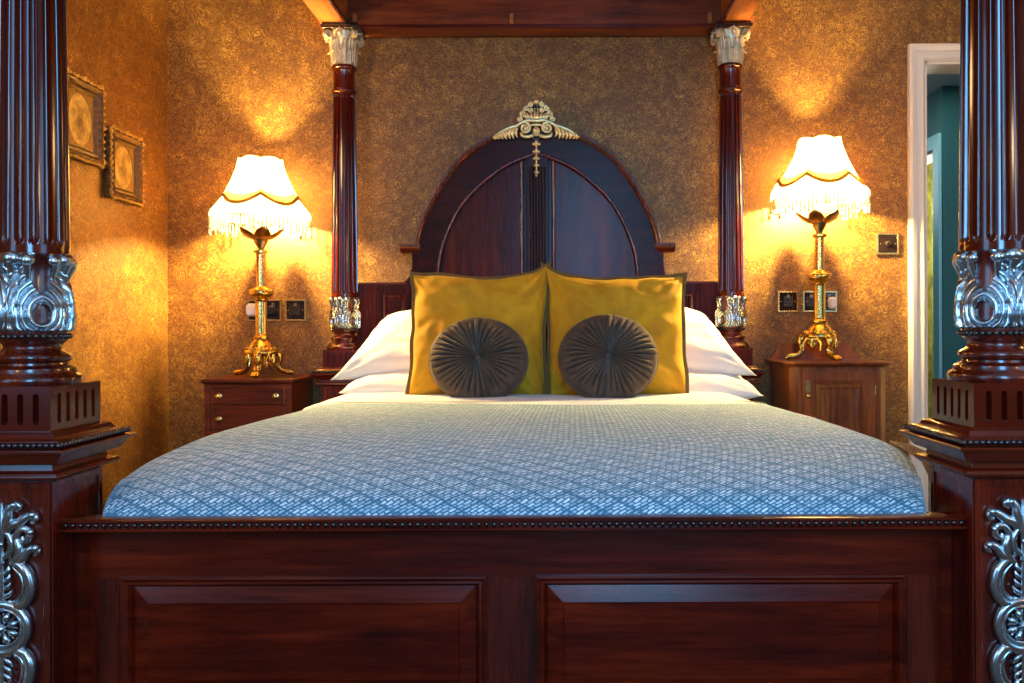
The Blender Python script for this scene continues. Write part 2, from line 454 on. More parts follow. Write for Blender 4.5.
# door casing (stepped architrave) around the opening
def casing(name, x0, x1, ztop, y, d, w, mat):
    """frame round an opening in a wall facing -Y"""
    mb = MB()
    prof = [(0, 0), (0, .012), (.012, .022), (w*.55, .018), (w*.6, .026), (w-.012, .03), (w, .024), (w, 0)]   # (outward from opening, proud)
    def pt(o, p, side):                                  # three-sided path: bottom-left, top-left, top-right, bottom-right
        return {0: (x0-o, y-p, 0), 1: (x0-o, y-p, ztop+o), 2: (x1+o, y-p, ztop+o), 3: (x1+o, y-p, 0)}[side]
    R = [[pt(o, p, k) for o, p in prof] for k in range(4)]
    mb.rings(R)
    mb.box(x0-.001, x0+.012, y-.004, y+d, 0, ztop); mb.box(x1-.012, x1+.001, y-.004, y+d, 0, ztop); mb.box(x0, x1, y-.004, y+d, ztop-.012, ztop)
    return struct(mb.build(name, mat, smooth=0))
casing('trim_1', DX0, DX1, DZ, WB, .15, .078, 'white_paint')
# hallway beyond
HC = 2.352; HY = 4.70; HX = 2.205
wallbox('ceiling_hallway', (WL, 4.2, WB+.15, 7.2, HC, HC+.1), 'hall_ceiling')
mb = MB(); mb.box(HX, 4.2, HY, HY+.045, 0, HC)
mb.box(HX, HX+.12, HY+.045, HY+.06, 0, HC); mb.box(HX, HX+.12, 5.75, 7.2, 0, HC); mb.box(HX, HX+.12, HY+.06, 5.75, 2.03, HC)
struct(mb.build('wall_hallway', 'teal', smooth=0))
mb = MB()
mb.box(HX-.02, HX, HY+.01, HY+.085, 0, 2.09); mb.box(HX-.02, HX, 5.72, 5.80, 0, 2.09); mb.box(HX-.02, HX, HY+.085, 5.72, 2.01, 2.09)
struct(mb.build('trim_2', 'teal_trim', smooth=0, bevel=.004))
mb = MB(); mb.box(HX, HX+.12, HY+.085, HY+.10, 0, 2.01); mb.box(HX, HX+.12, HY+.10, 5.72, 1.995, 2.01)
struct(mb.build('trim_3', 'white_paint', smooth=0))
wallbox('wall_sideroom', (HX+.9, HX+.95, HY+.05, 7.2, 0, HC), 'wallpaper_green')
wallbox('wall_hallway_left', (1.35, 1.45, WB+.15, 7.2, 0, HC), 'teal')
wallbox('wall_hallway_end', (1.45, 4.2, 7.1, 7.2, 0, HC), 'wallpaper_green')
wallbox('wall_hallway_right', (3.9, 4.0, WB+.15, 7.1, 0, HC), 'teal')

# ================================================================== THE BED
X0 = -.0725; Y1 = 1.508; Y2 = 3.758; A = .874; HB = .079
bed = thing('four_poster_bed', (X0, (Y1+Y2)/2, 0), 'large mahogany four-poster bed with fluted posts, silvered carving and arched headboard', 'bed')
YC = (Y1+Y2)/2
def L(p): return (p[0]-X0, p[1]-YC, p[2])               # world -> bed local

def ped_z(y, D=1.429): return 1-(y-HZ)*D/F
# ---- one post, axis at origin
def slot_face(mb, half, z0, z1, n, sw, sz0, sz1, depth, T):
    """one face of a box with n capsule-shaped sunk flutes; T maps (a, proud, z)"""
    cw = 2*(half-.012)/n
    def quad(a0, a1, b0, b1): mb.f([mb.v(T(a0, 0, b0)), mb.v(T(a1, 0, b0)), mb.v(T(a1, 0, b1)), mb.v(T(a0, 0, b1))])
    quad(-half, -half+.012, z0, z1); quad(half-.012, half, z0, z1)
    for k in range(n):
        cx = -half+.012+cw*(k+.5); zc = (sz0+sz1)/2
        inner = []; outer = []; N = 8
        for i in range(N+1):
            t = PI*i/N; inner.append((cx+sw*math.cos(t), sz1-sw+sw*math.sin(t)))
        for i in range(N+1):
            t = PI+PI*i/N; inner.append((cx+sw*math.cos(t), sz0+sw+sw*math.sin(t)))
        for i, (a, z) in enumerate(inner):
            top = i <= N; za = (sz1-sw) if top else (sz0+sw)
            dx, dz = a-cx, z-za
            s1 = (cw/2)/abs(dx) if abs(dx) > 1e-9 else 1e9
            s2 = ((z1-za) if top else (za-z0))/abs(dz) if abs(dz) > 1e-9 else 1e9
            s = min(s1, s2); outer.append((cx+dx*s, za+dz*s))
        # corners must be present
        n2 = len(inner)
        VI = [mb.v(T(a, 0, z)) for a, z in inner]; VO = [mb.v(T(a, 0, z)) for a, z in outer]
        VD = [mb.v(T(cx+(a-cx)*.80, -depth, zc+(z-zc)*.97)) for a, z in inner]
        for i in range(n2):
            j = (i+1) % n2
            mb.f([VI[i], VO[i], VO[j], VI[j]]); mb.f([VD[i], VI[i], VI[j], VD[j]])
            (a0, b0), (a1, b1) = outer[i], outer[j]
            if abs(a0-a1) > 1e-6 and abs(b0-b1) > 1e-6:
                ca = a0 if abs(abs(a0-cx)-cw/2) < 1e-6 else a1
                cb = b0 if (abs(b0-z0) < 1e-6 or abs(b0-z1) < 1e-6) else b1
                mb.f([VO[i], mb.v(T(ca, 0, cb)), VO[j]])
        mb.f(VD)
def rotT(k, half):
    c, s_ = [(1, 0), (0, 1), (-1, 0), (0, -1)][k]
    def T(a, p, z):
        x, y = a, -(half+p)
        return (x*c-y*s_, x*s_+y*c, z)
    return T

def acanthus(mb, w, h, curl, r0, r1, ang, z0, lobes=5, nu=10, nv=14, relief=.25):
    """one carved leaf standing against a bell: width w, height h, tip curling outward"""
    def fn(u, v):
        a = (u-.5)*2
        prof = (math.sin(PI*min(1, v*.92+.08))**.5)*(1-.10*v)
        lob = 1+.16*abs(math.sin(v*PI*lobes))-.16
        hw = w/2*prof*lob*(1-.35*max(0, v-.8)/.2)
        t = v
        rr = lerp(r0, r1, v**1.3); zz = z0+h*v
        if v > .72:
            q = (v-.72)/.28*PI*.95
            rr = lerp(r0, r1, .72**1.3)+curl*(1-math.cos(q))*.9+.0
            zz = z0+h*.72+curl*math.sin(q)*1.1
        rid = relief*w*.28*(1-abs(a))+relief*w*.10*math.cos(a*PI*3.5)*(.4+.6*abs(a))
        da = ang+a*hw/max(rr, .02)
        R = rr+rid+.0015
        return (R*math.cos(da), R*math.sin(da), zz-abs(a)*h*.04)
    mb.grid(fn, nu, nv)

post = None
def make_post():
    mb = MB()
    mb.square([(HB, 0), (HB, .742)])                       # plain lower block
    # fine raised border on each face of the block
    p = mb.build('bed_post', 'wood_z', bed, smooth=0, bevel=.002)
    mb = MB()
    for k in range(4):
        T = rotT(k, HB)
        def plate(a0, a1, z0, z1): 
            q = [T(a0, 0, z0), T(a1, 0, z0), T(a1, 0, z1), T(a0, 0, z1)]; r = [T(a0, .0035, z0), T(a1, .0035, z0), T(a1, .0035, z1), T(a0, .0035, z1)]
            mb.rings([q, r])
        e = .012
        plate(-HB, -HB+e, .05, .735); plate(HB-e, HB, .05, .735); plate(-HB+e, HB-e, .722, .735); plate(-HB+e, HB-e, .05, .065)
    mb.build('block_border', 'wood_z', p, smooth=0, bevel=.001)
    mb = MB()
    mb.square([(.084, .738), (.101, .742), (.104, .746), (.101, .752), (.088, .754), (.086, .766), (.104, .768), (.108, .774), (.117, .786), (.124, .788), (.124, .794), (.110, .795), (.110, .808), (.100, .809), (.096, .812), (.092, .819), (.084, .821)])
    mb.build('cornice', 'wood_plain', p, smooth=0, bevel=.0012)
    mb = MB()
    n = 22
    for k in range(4):
        T = rotT(k, .112)
        for i in range(n+1):
            a = -.114+.228*i/n
            if i == n: continue
            mb.sphere(T(a, .002, .8015), .0054, 8, 5)
    mb.build('bead_trim', 'bead_wood', p, smooth=60)
    mb = MB()
    for k in range(4): slot_face(mb, HB, .818, .898, 5, .0054, .832, .886, .015, rotT(k, HB))
    mb.box(-HB+.0005, HB-.0005, -HB+.0005, HB-.0005, .897, .8985); 
    mb.build('fluted_pedestal', 'wood_plain', p, smooth=0)
    mb = MB()
    pf = [(.078, .898), (.080, .903), (.081, .908), (.078, .914), (.072, .917), (.070, .921), (.069, .927), (.062, .931), (.056, .933), (.055, .937), (.060, .940), (.063, .945), (.062, .950), (.057, .954), (.051, .957), (.047, .962), (.046, .967), (.048, .971), (.053, .975), (.056, .979), (.056, .988), (.058, .992),
          (.055, 1.00), (.0565, 1.02), (.055, 1.04), (.052, 1.065), (.0495, 1.09), (.049, 1.115), (.053, 1.125), (.058, 1.129), (.060, 1.132)]
    mb.lathe(pf, 48)
    mb.build('turned_base', 'wood_z', p, smooth=50)
    mb = MB()
    for k in range(34):
        t = 2*PI*k/34; mb.sphere((.0585*math.cos(t), .0585*math.sin(t), .9845), .0052, 8, 5)
    mb.build('bead_ring', 'bead_wood', p, smooth=60)
    # fluted shaft
    NF = 16; SEG = NF*12
    def sr(z): return lerp(.0590, .0480, max(0, (z-1.15)/.9)**1.25)
    zs = [1.130, 1.134, 1.146, 1.150, 1.154, 1.158, 1.163, 1.20, 1.4, 1.6, 1.8, 2.0, 2.030, 2.035, 2.040, 2.044, 2.048, 2.052]
    def fl(r, t, z):
        ph = (t*NF/(2*PI)) % 1.0; a = abs(ph-.5)*2            # a=0 flute centre
        e = min(1, max(0, (z-1.148)/.014)); e2 = min(1, max(0, (2.046-z)/.014)); w = .64*math.sqrt(max(0, 1-(1-min(e, e2))**2))
        if w <= 0.01 or a > w: return r
        return r-.0100*math.sqrt(max(0, 1-(a/w)**2))*min(1, w/.64)
    mb = MB(); mb.lathe([(sr(z), z) for z in zs], SEG, fn=fl)
    mb.lathe([(.050, 2.052), (.0545, 2.056), (.0555, 2.062), (.0535, 2.067), (.0485, 2.071), (.048, 2.10), (.0475, 2.150), (.050, 2.158), (.055, 2.162), (.056, 2.168), (.054, 2.174), (.047, 2.178)], 40)
    mb.build('shaft', 'wood_shaft', p, smooth=40)
    # urn leaves: relief wrapped on the urn
    rb = [(.985, .053), (1.00, .0575), (1.02, .0600), (1.04, .0585), (1.065, .0545), (1.09, .0510), (1.11, .0500), (1.125, .053), (1.131, .056)]
    def urn(mb, th0):
        NU, NV = 96, 80
        def fn(u, v):
            z = lerp(.990, 1.131, v); th = (u-.5)*PI/2           # leaf centred on th0, gap at +-45deg
            r = smooth_tab(rb, z)
            gap = (PI/4-abs(th))*r                               # metres from gap centre line
            dz = z-1.022
            dq = dz*(.70 if dz > 0 else 1.0)
            rho = math.sqrt(gap*gap+dq*dq)
            q = ((rho-.0135)/.0105-.9*abs(math.atan2(dq, gap+.002))/PI*(1 if dz > 0 else .3)) % 1.0
            rel = -.001+.0095*math.sin(PI*q)**.6
            # eye of the scroll
            if rho < .0135: rel = -.010
            # opening above the scroll, between the leaves
            gw = interp([(1.060, 0), (1.068, .008), (1.085, .0135), (1.112, .0140), (1.122, .010), (1.131, .008)], z)
            if z > 1.062 and gap < gw: rel = -.010
            # spine
            sp = abs(th)*r
            rel += .0055*math.exp(-(sp/.0034)**2)-.0035*math.exp(-((sp-.0075)/.003)**2)
            rel += .003*math.exp(-((z-1.055)/.02)**2)*math.exp(-(sp/.02)**2)
            if v < .03: rel = min(rel, .002)
            R = r+rel; t = th0+th
            return (R*math.cos(t), R*math.sin(t), z)
        mb.grid(fn, NU, NV)
        for (da, zz, sc, rad) in ((0, 1.122, 1.25, .0135), (-.42, 1.1185, .85, .0125), (.42, 1.1185, .85, .0125)):
            rr = .0605 if da == 0 else .0585
            c = (rr*math.cos(th0+da), rr*math.sin(th0+da), zz)
            # a small scroll: rolled leaf tip lying along the tangent
            tx, ty = -math.sin(th0+da), math.cos(th0+da)
            pts = [(c[0]+tx*s*rad*1.05*sc, c[1]+ty*s*rad*1.05*sc, c[2]-.004*s*s) for s in (-1, -.8, -.5, 0, .5, .8, 1)]
            mb.tube(pts, [rad*q for q in (.25, .6, .85, 1, .85, .6, .25)], 12)
            nx, ny = math.cos(th0+da), math.sin(th0+da)
            mb.tube([(c[0]+nx*.004, c[1]+ny*.004, c[2]-.006), (c[0]-nx*.002, c[1]-ny*.002, c[2]-.022), (c[0]-nx*.010, c[1]-ny*.010, c[2]-.045)], [rad*.62, rad*.45, .002], 8)
    mb = MB()
    for k in range(4): urn(mb, k*PI/2)
    tag(mb.build('leaf_carving', 'silver', p, smooth=70), 'silvered acanthus leaf carving')
    # capital
    mb = MB()
    mb.lathe([(.046, 2.176), (.048, 2.20), (.050, 2.24), (.055, 2.28), (.066, 2.31), (.070, 2.325)], 32)
    for k in range(8): acanthus(mb, .040, .075, .009, .048, .053, k*PI/4, 2.178, 4, relief=.6)
    for k in range(8): acanthus(mb, .046, .120, .010, .049, .060, (k+.5)*PI/4, 2.190, 5, relief=.6)
    for k in range(4):
        a = PI/4+k*PI/2; d = (math.cos(a), math.sin(a))
        for sgn in (-1, 1):
            pts = []; rad = []
            for (rr, zz) in [(.056, 2.24), (.060, 2.275), (.070, 2.305)]+spiral2(.084, 2.304, .016, .003, PI*.62, -1.6, 22):
                pts.append((rr*d[0]-sgn*.006*d[1], rr*d[1]+sgn*.006*d[0], zz)); rad.append(.0055)
            for i in range(len(rad)): rad[i] = lerp(.004, .0062, min(1, i/5)) if i < 12 else lerp(.0062, .003, (i-12)/(len(rad)-12))
            mb.tube(pts, rad, 8)
        b = k*PI/2
        for j in range(5):
            q = b+(j-2)*.13; mb.sphere(((.079-.002*abs(j-2))*math.cos(q), (.079-.002*abs(j-2))*math.sin(q), 2.325-.004*abs(j-2)), .0065, 8, 5)
        mb.sphere((.080*math.cos(b), .080*math.sin(b), 2.306), .010, 10, 6)
    tag(mb.build('capital', 'warm_silver', p, smooth=60), 'silvered leafy capital')
    mb = MB(); mb.square([(.070, 2.322), (.080, 2.326), (.084, 2.334), (.084, 2.340), (.078, 2.344), (.078, 2.352)])
    mb.build('abacus', 'bead_wood', p, smooth=0, bevel=.0015)
    return p
post = make_post()
post.location = (-A, Y1-YC, 0)
def copy_post(loc):
    c = post.copy(); COL.objects.link(c); c.parent = bed; c.location = loc
    for ch in list(post.children):
        d = ch.copy(); COL.objects.link(d); d.parent = c
    return c
posts = [post, copy_post((A, Y1-YC, 0)), copy_post((-A, Y2-YC, 0)), copy_post((A, Y2-YC, 0))]

# ---- silver appliqué on the front of the two foot posts (post-local, on the face y=-HB)
def applique():
    mb = MB(); y = -HB-.004; UPV = (0, -1, 0)
    px = 1/581.0
    def P(a, yy): return (a*px, y, 1-(yy-HZ)*px)
    def strand(pts, rad, prot=0, n=5, seg=8):
        cv = catmull([(a*px, y-prot, 1-(b-HZ)*px) for a, b in pts], n)
        m = len(cv)
        rr = [smooth_tab([(i/(len(rad)-1), r*px*1.25) for i, r in enumerate(rad)], k/(m-1)) for k in range(m)]
        mb.tube(cv, rr, seg, flat=1.0, up=UPV)
    zc = 625
    # rosette: ring, grooves, petals, button
    ring = [(25*px*math.cos(2*PI*k/40), y-.003, 1-(zc-HZ)*px+24*px*math.sin(2*PI*k/40)) for k in range(40)]
    mb.tube(ring, 4.6*px, 10, closed=True)
    ring = [(18.5*px*math.cos(2*PI*k/40), y-.001, 1-(zc-HZ)*px+18*px*math.sin(2*PI*k/40)) for k in range(40)]
    mb.tube(ring, 1.8*px, 8, closed=True)
    for k in range(8):
        t = 2*PI*k/8+PI/8
        c = (10.5*px*math.cos(t), y-.003, 1-(zc-HZ)*px+10.5*px*math.sin(t))
        mb.tube([(c[0]+s*6*px*math.cos(t), c[1]-.002*(1-abs(s)), c[2]+s*6*px*math.sin(t)) for s in (-1, -.5, 0, .5, 1)], [1*px, 2.2*px, 3.2*px, 3.4*px, 1.2*px], 8, up=UPV)
        t2 = t+PI/8
        mb.tube([(r*px*math.cos(t2), y, 1-(zc-HZ)*px+r*px*math.sin(t2)) for r in (6, 10, 15)], [.8*px, 1.2*px, 1.5*px], 6)
    mb.sphere((0, y-.007, 1-(zc-HZ)*px), 5*px, 14, 8)
    for sy in (1, -1):
        def Y(v): return zc-sy*(zc-v)                       # mirror below the rosette
        for s in (1, -1):
            strand([(s*5, Y(602)), (s*20, Y(602)), (s*28, Y(588)), (s*25, Y(570)), (s*14, Y(559)), (s*7, Y(556))], [2, 4.2, 4.8, 4.6, 3.4, 1.5], .003)
            strand([(s*4, Y(600)), (s*14, Y(597)), (s*20, Y(588)), (s*18, Y(574)), (s*9, Y(564))], [1, 1.6, 2, 1.6, .8], .001)
            # large C scroll above
            strand([(s*9, Y(562)), (s*15, Y(556)), (s*17, Y(545)), (s*14, Y(535)), (s*18, Y(527)), (s*26, Y(527)), (s*28, Y(534)), (s*23, Y(538)), (s*20, Y(534))], [2.5, 4, 4.2, 3.4, 3.2, 3.2, 3, 2.4, 1.6], .003)
            strand([(s*15, Y(560)), (s*21, Y(555)), (s*26, Y(548)), (s*32, Y(545)), (s*36, Y(549)), (s*32, Y(552))], [3, 4.2, 3.8, 3.2, 2.6, 1.8], .003)
            mb.sphere((s*34*px, y-.006, 1-(Y(545)-HZ)*px), 4.0*px, 8, 6)
            mb.sphere((s*29*px, y-.006, 1-(Y(529)-HZ)*px), 3.6*px, 8, 6)
            # inner ring scroll and plume
            strand([(0, Y(556)), (s*8, Y(550)), (s*10, Y(540)), (s*6, Y(531)), (0, Y(528))], [2, 3, 3, 2.6, 2], .004)
            strand([(s*4, Y(530)), (s*10, Y(522)), (s*18, Y(519)), (s*25, Y(514)), (s*31, Y(512)), (s*34, Y(517)), (s*29, Y(519))], [3, 4.4, 4.0, 3.4, 2.6, 1.8], .003)
            mb.sphere((s*31*px, y-.006, 1-(Y(512)-HZ)*px), 4.0*px, 8, 6)
            strand([(s*3, Y(526)), (s*7, Y(514)), (s*8, Y(506)), (s*13, Y(501)), (s*18, Y(504)), (s*14, Y(508))], [3, 4.2, 3.8, 3, 2.4, 1.6], .004)
            mb.sphere((s*13*px, y-.007, 1-(Y(502)-HZ)*px), 3.6*px, 8, 6)
            # fern inside the oval
            for j in range(4):
                yy = 596-j*8
                strand([(0, Y(yy)), (s*6, Y(yy-4)), (s*(10-j*1.2), Y(yy-9))], [1, 2.2, 1], .003, 4, 6)
            mb.sphere((s*8*px, y-.004, 1-(Y(599)-HZ)*px), 3*px, 8, 6)
        strand([(0, Y(600)), (0, Y(580)), (0, Y(562))], [2, 1.8, 1.2], .003)
        strand([(0, Y(560)), (0, Y(545)), (0, Y(525)), (0, Y(500))], [3, 2, 3.5, 1.5], .004)
        mb.sphere((0, y-.006, 1-(Y(541)-HZ)*px), 3*px, 8, 6)
    return mb
ap = applique().build('scroll_carving', 'silver', posts[0], smooth=60)
tag(ap, 'silvered scroll and rosette carving')
ap2 = ap.copy(); COL.objects.link(ap2); ap2.parent = posts[1]

# ---- footboard
def W2L(mb): return mb.xf(Matrix.Translation((-X0, -YC, 0)))
IN = A-HB
mb = MB(); mb.box(X0-IN+.0, X0+IN, 1.512, 1.545, .16, .652)
fb = W2L(mb).build('footboard', 'wood_x', bed, smooth=0)
FD = 1.503
def px2(u, y, D): return ((u-VX)*D/F, 1-(y-HZ)*D/F)
# rails & stiles in front of the back board
xs = X0-IN+.028; xe = X0+IN-.028
pan = [px2(122, 578, FD)[0], px2(484, 578, FD)[0], px2(537, 578, FD)[0], px2(903, 578, FD)[0]]
pz1 = px2(0, 577, FD)[1]; pz0 = pz1-.232
for a, b in ((pz1, .640), (.16, pz0)):
    mb = MB(); mb.box(xs, xe, FD, 1.513, a, b); W2L(mb).build('cross_rail', 'wood_x', fb, smooth=0)
for a, b in ((xs, pan[0]), (pan[1], pan[2]), (pan[3], xe)):
    mb = MB(); mb.box(a, b, FD+.0005, 1.513, pz0, pz1); W2L(mb).build('stile', 'wood_z', fb, smooth=0)
for i in (0, 2):
    a, b = pan[i], pan[i+1]
    # raised field
    o = .022; q = .046
    mb = MB()
    def rc(d, y): return [(a+d, y, pz0+d), (b-d, y, pz0+d), (b-d, y, pz1-d), (a+d, y, pz1-d)]
    mb.rings([rc(.0, 1.514), rc(.016, 1.5125), rc(.017, 1.5105), rc(q, 1.5035), rc(q+.0015, 1.5005)], True, False, True)
    W2L(mb).build('raised_panel', 'wood_panel', fb, smooth=0)
    mb = MB()
    prof = [(-.004, 1.504), (-.003, 1.4965), (.000, 1.494), (.003, 1.4965), (.006, 1.4995), (.010, 1.4985), (.013, 1.503), (.016, 1.511), (.016, 1.516), (-.004, 1.516)]
    ringsz = [rc(d, y) for d, y in prof]
    V = [[mb.v(p) for p in r] for r in ringsz]
    for r in range(len(V)):
        A_, B_ = V[r], V[(r+1) % len(V)]
        for k in range(4): mb.f([A_[k], A_[(k+1) % 4], B_[(k+1) % 4], B_[k]])
    W2L(mb).build('panel_moulding', 'wood_x', fb, smooth=30)
# top rail + beads
mb = MB()
prof = [(1.458, .662), (1.487, .662), (1.53, .652), (1.545, .648), (1.545, .640), (1.50, .634), (1.478, .636), (1.466, .640), (1.455, .6405), (1.452, .643), (1.452, .646), (1.460, .647), (1.460, .6565), (1.455, .6575), (1.455, .661)]
mb.prism([(y, z) for y, z in prof], X0-IN, X0+IN, 'yz')
W2L(mb).build('top_rail', 'wood_x', fb, smooth=30)
mb = MB(); n = 118
for i in range(n):
    x = X0-IN+.008+(2*IN-.016)*i/(n-1); mb.sphere((x, 1.4585, .652), .0049, 8, 5)
W2L(mb).build('bead_trim', 'bead_wood', fb, smooth=60)

# side rails of the bed and slatted base
for s in (-1, 1):
    mb = MB(); x = X0+s*(A-.01)
    mb.box(x-.018, x+.018, Y1+HB, Y2-HB, .22, .46)
    W2L(mb).build('side_rail', 'wood_y', bed, smooth=0, bevel=.004)
mb = MB(); mb.box(X0-A+.03, X0+A-.03, Y1+.05, Y2-.02, .30, .34)
W2L(mb).build('slat_base', 'wood_y', bed, smooth=0)

# ---- headboard
HD = 3.76; HM = F/HD; HXC = X0
def hz(y): return 1-(y-HZ)/HM
ZS = hz(246); ZT = hz(137.5)
zr = hz(283)
T_OUT = [(118.5, -37), (118.5, -18), (118.5, 0), (113.5, 21), (105, 40), (88.5, 68), (69, 90), (42, 106), (18, 113.5), (0, 116)]
T_IN = [(100, -37), (99, -22), (96, -4), (88.5, 17), (77, 39), (60.5, 58), (36, 77.5), (12, 88.5), (0, 91.5)]
def arch(tab, off=0, n=6, zlow=None):
    P = [(a/HM, 0, b/HM) for a, b in tab]; P = P+[(-a, 0, b) for a, _, b in P[-2::-1]]
    cv = catmull(P, n); o = []
    for i, p in enumerate(cv):
        t = cv[min(i+1, len(cv)-1)]-cv[max(i-1, 0)]; t.normalize()
        o.append((HXC+p.x+t.z*-off, ZS+p.z+t.x*off))
    if zlow is not None: o = [(o[0][0], zlow)]+o+[(o[-1][0], zlow)]
    return o
ZA = ZS+92/HM
sh = [(HXC+.622, zr), (HXC+.600, zr+.012), (HXC+.580, zr+.04), (HXC+.572, zr+.08), (HXC+.572, ZS)]
out = [(HXC+A-.05, .45), (HXC+A-.05, zr)]+sh
out += [p for p in arch(T_OUT) if p[1] > ZS]
out += [(2*HXC-x, z) for x, z in sh[::-1]]+[(HXC-A+.05, zr), (HXC-A+.05, .45)]
mb = MB(); mb.prism(out, 3.775, 3.81)
hb = W2L(mb).build('headboard', 'wood_head', bed, smooth=0)
def ribbon(mb, O, I, y0, y1):
    V = [[mb.v((x, y, z)) for x, z in P] for y, P in ((y1, O), (y0, O), (y0, I), (y1, I))]
    for r in range(4):
        A_, B_ = V[r], V[(r+1) % 4]
        for k in range(len(O)-1): mb.f([A_[k], A_[k+1], B_[k+1], B_[k]])
def resample(P, n):
    L_ = [0]
    for a, b in zip(P, P[1:]): L_.append(L_[-1]+math.hypot(b[0]-a[0], b[1]-a[1]))
    o = []; j = 0
    for i in range(n+1):
        t = L_[-1]*i/n
        while j < len(P)-2 and L_[j+1] < t: j += 1
        f = (t-L_[j])/max(1e-9, L_[j+1]-L_[j]); o.append((lerp(P[j][0], P[j+1][0], f), lerp(P[j][1], P[j+1][1], f)))
    return o
mb = MB(); ribbon(mb, resample(arch(T_OUT, -.003, 6, .75), 160), resample(arch(T_IN, 0, 6, .75), 160), 3.750, 3.778)
W2L(mb).build('arch_frame', 'wood_arch', hb, smooth=30)
def mould(tab, off, r, y, name, mat, flat=1.0, zmin=None):
    P = arch(tab, off)
    if zmin: P = [p for p in P if p[1] > zmin]
    mb = MB(); mb.tube([(x, y, z) for x, z in P], r, 10, up=(0, 1, 0), flat=flat)
    return W2L(mb).build(name, mat, hb, smooth=60)
mould(T_OUT, -.004, .0085, 3.757, 'extrados_moulding', 'wood_z', 2.2, ZS-.01)
mould(T_OUT, -.020, .0055, 3.749, 'extrados_bead', 'wood_z', 1, ZS-.01)
mould(T_IN, 0, .0075, 3.750, 'intrados_moulding', 'wood_z', 1.4)
mould(T_IN, -.018, .0085, 3.762, 'intrados_bead', 'wood_head', 1)
for s in (-1, 1):
    P = [p for p in arch(T_IN, -.008) if s*(p[0]-HXC) > .062]
    if s > 0: poly = [(HXC+.062, .75), (P[0][0], .75)]+P
    else: poly = P+[(P[-1][0], .75), (HXC-.062, .75)]
    mb = MB(); mb.prism(poly, 3.769, 3.776)
    W2L(mb).build('arched_panel', 'wood_head', hb, smooth=0)
mb = MB()
mb.box(HXC-.050, HXC+.050, 3.752, 3.777, .75, ZA-.004)
W2L(mb).build('centre_stile', 'wood_arch', hb, smooth=0, bevel=.003)
for s in (-1, 1):
    mb = MB(); mb.tube([(HXC+s*.072, 3.766, .76), (HXC+s*.072, 3.766, ZA-.03)], .0085, 10)
    W2L(mb).build('side_bead', 'wood_z', hb, smooth=60)
for s in (-1, 0, 1):
    mb = MB(); mb.tube([(HXC+s*.026, 3.752, .76), (HXC+s*.026, 3.752, ZA-.06)], .0105, 10)
    W2L(mb).build('reeding', 'wood_arch', hb, smooth=60)
for s in (-1, 1):
    x0, x1 = sorted((HXC+s*.530, HXC+s*.622))
    mb = MB(); prof = [(3.775, ZS-.028), (3.765, ZS-.028), (3.752, ZS-.020), (3.745, ZS-.014), (3.738, ZS-.010), (3.734, ZS-.001), (3.728, ZS-.001), (3.728, ZS+.010), (3.805, ZS+.010), (3.805, ZS-.028)]
    mb.prism(prof, x0, x1, 'yz')
    W2L(mb).build('shoulder_ledge', 'wood_x', hb, smooth=0, bevel=.001)
    xa, xb = sorted((HXC+s*.60, HXC+s*.705)); za, zb = .80, hz(294)
    mb = MB()
    loops = []
    for d, y in [(0, 3.776), (0, 3.764), (.004, 3.760), (.010, 3.762), (.014, 3.768), (.018, 3.766), (.022, 3.774)]:
        loops.append([(xa+d, y, za+d), (xb-d, y, za+d), (xb-d, y, zb-d), (xa+d, y, zb-d)])
    mb.rings(loops, True, False, False)
    W2L(mb).build('framed_panel', 'wood_z', hb, smooth=30)
    x0, x1 = sorted((HXC+s*.60, HXC+s*(A-.06)))
    mb = MB(); mb.box(x0, x1, 3.768, 3.82, zr-.004, zr+.006)
    W2L(mb).build('headboard_cap', 'wood_x', hb, smooth=0, bevel=.002)

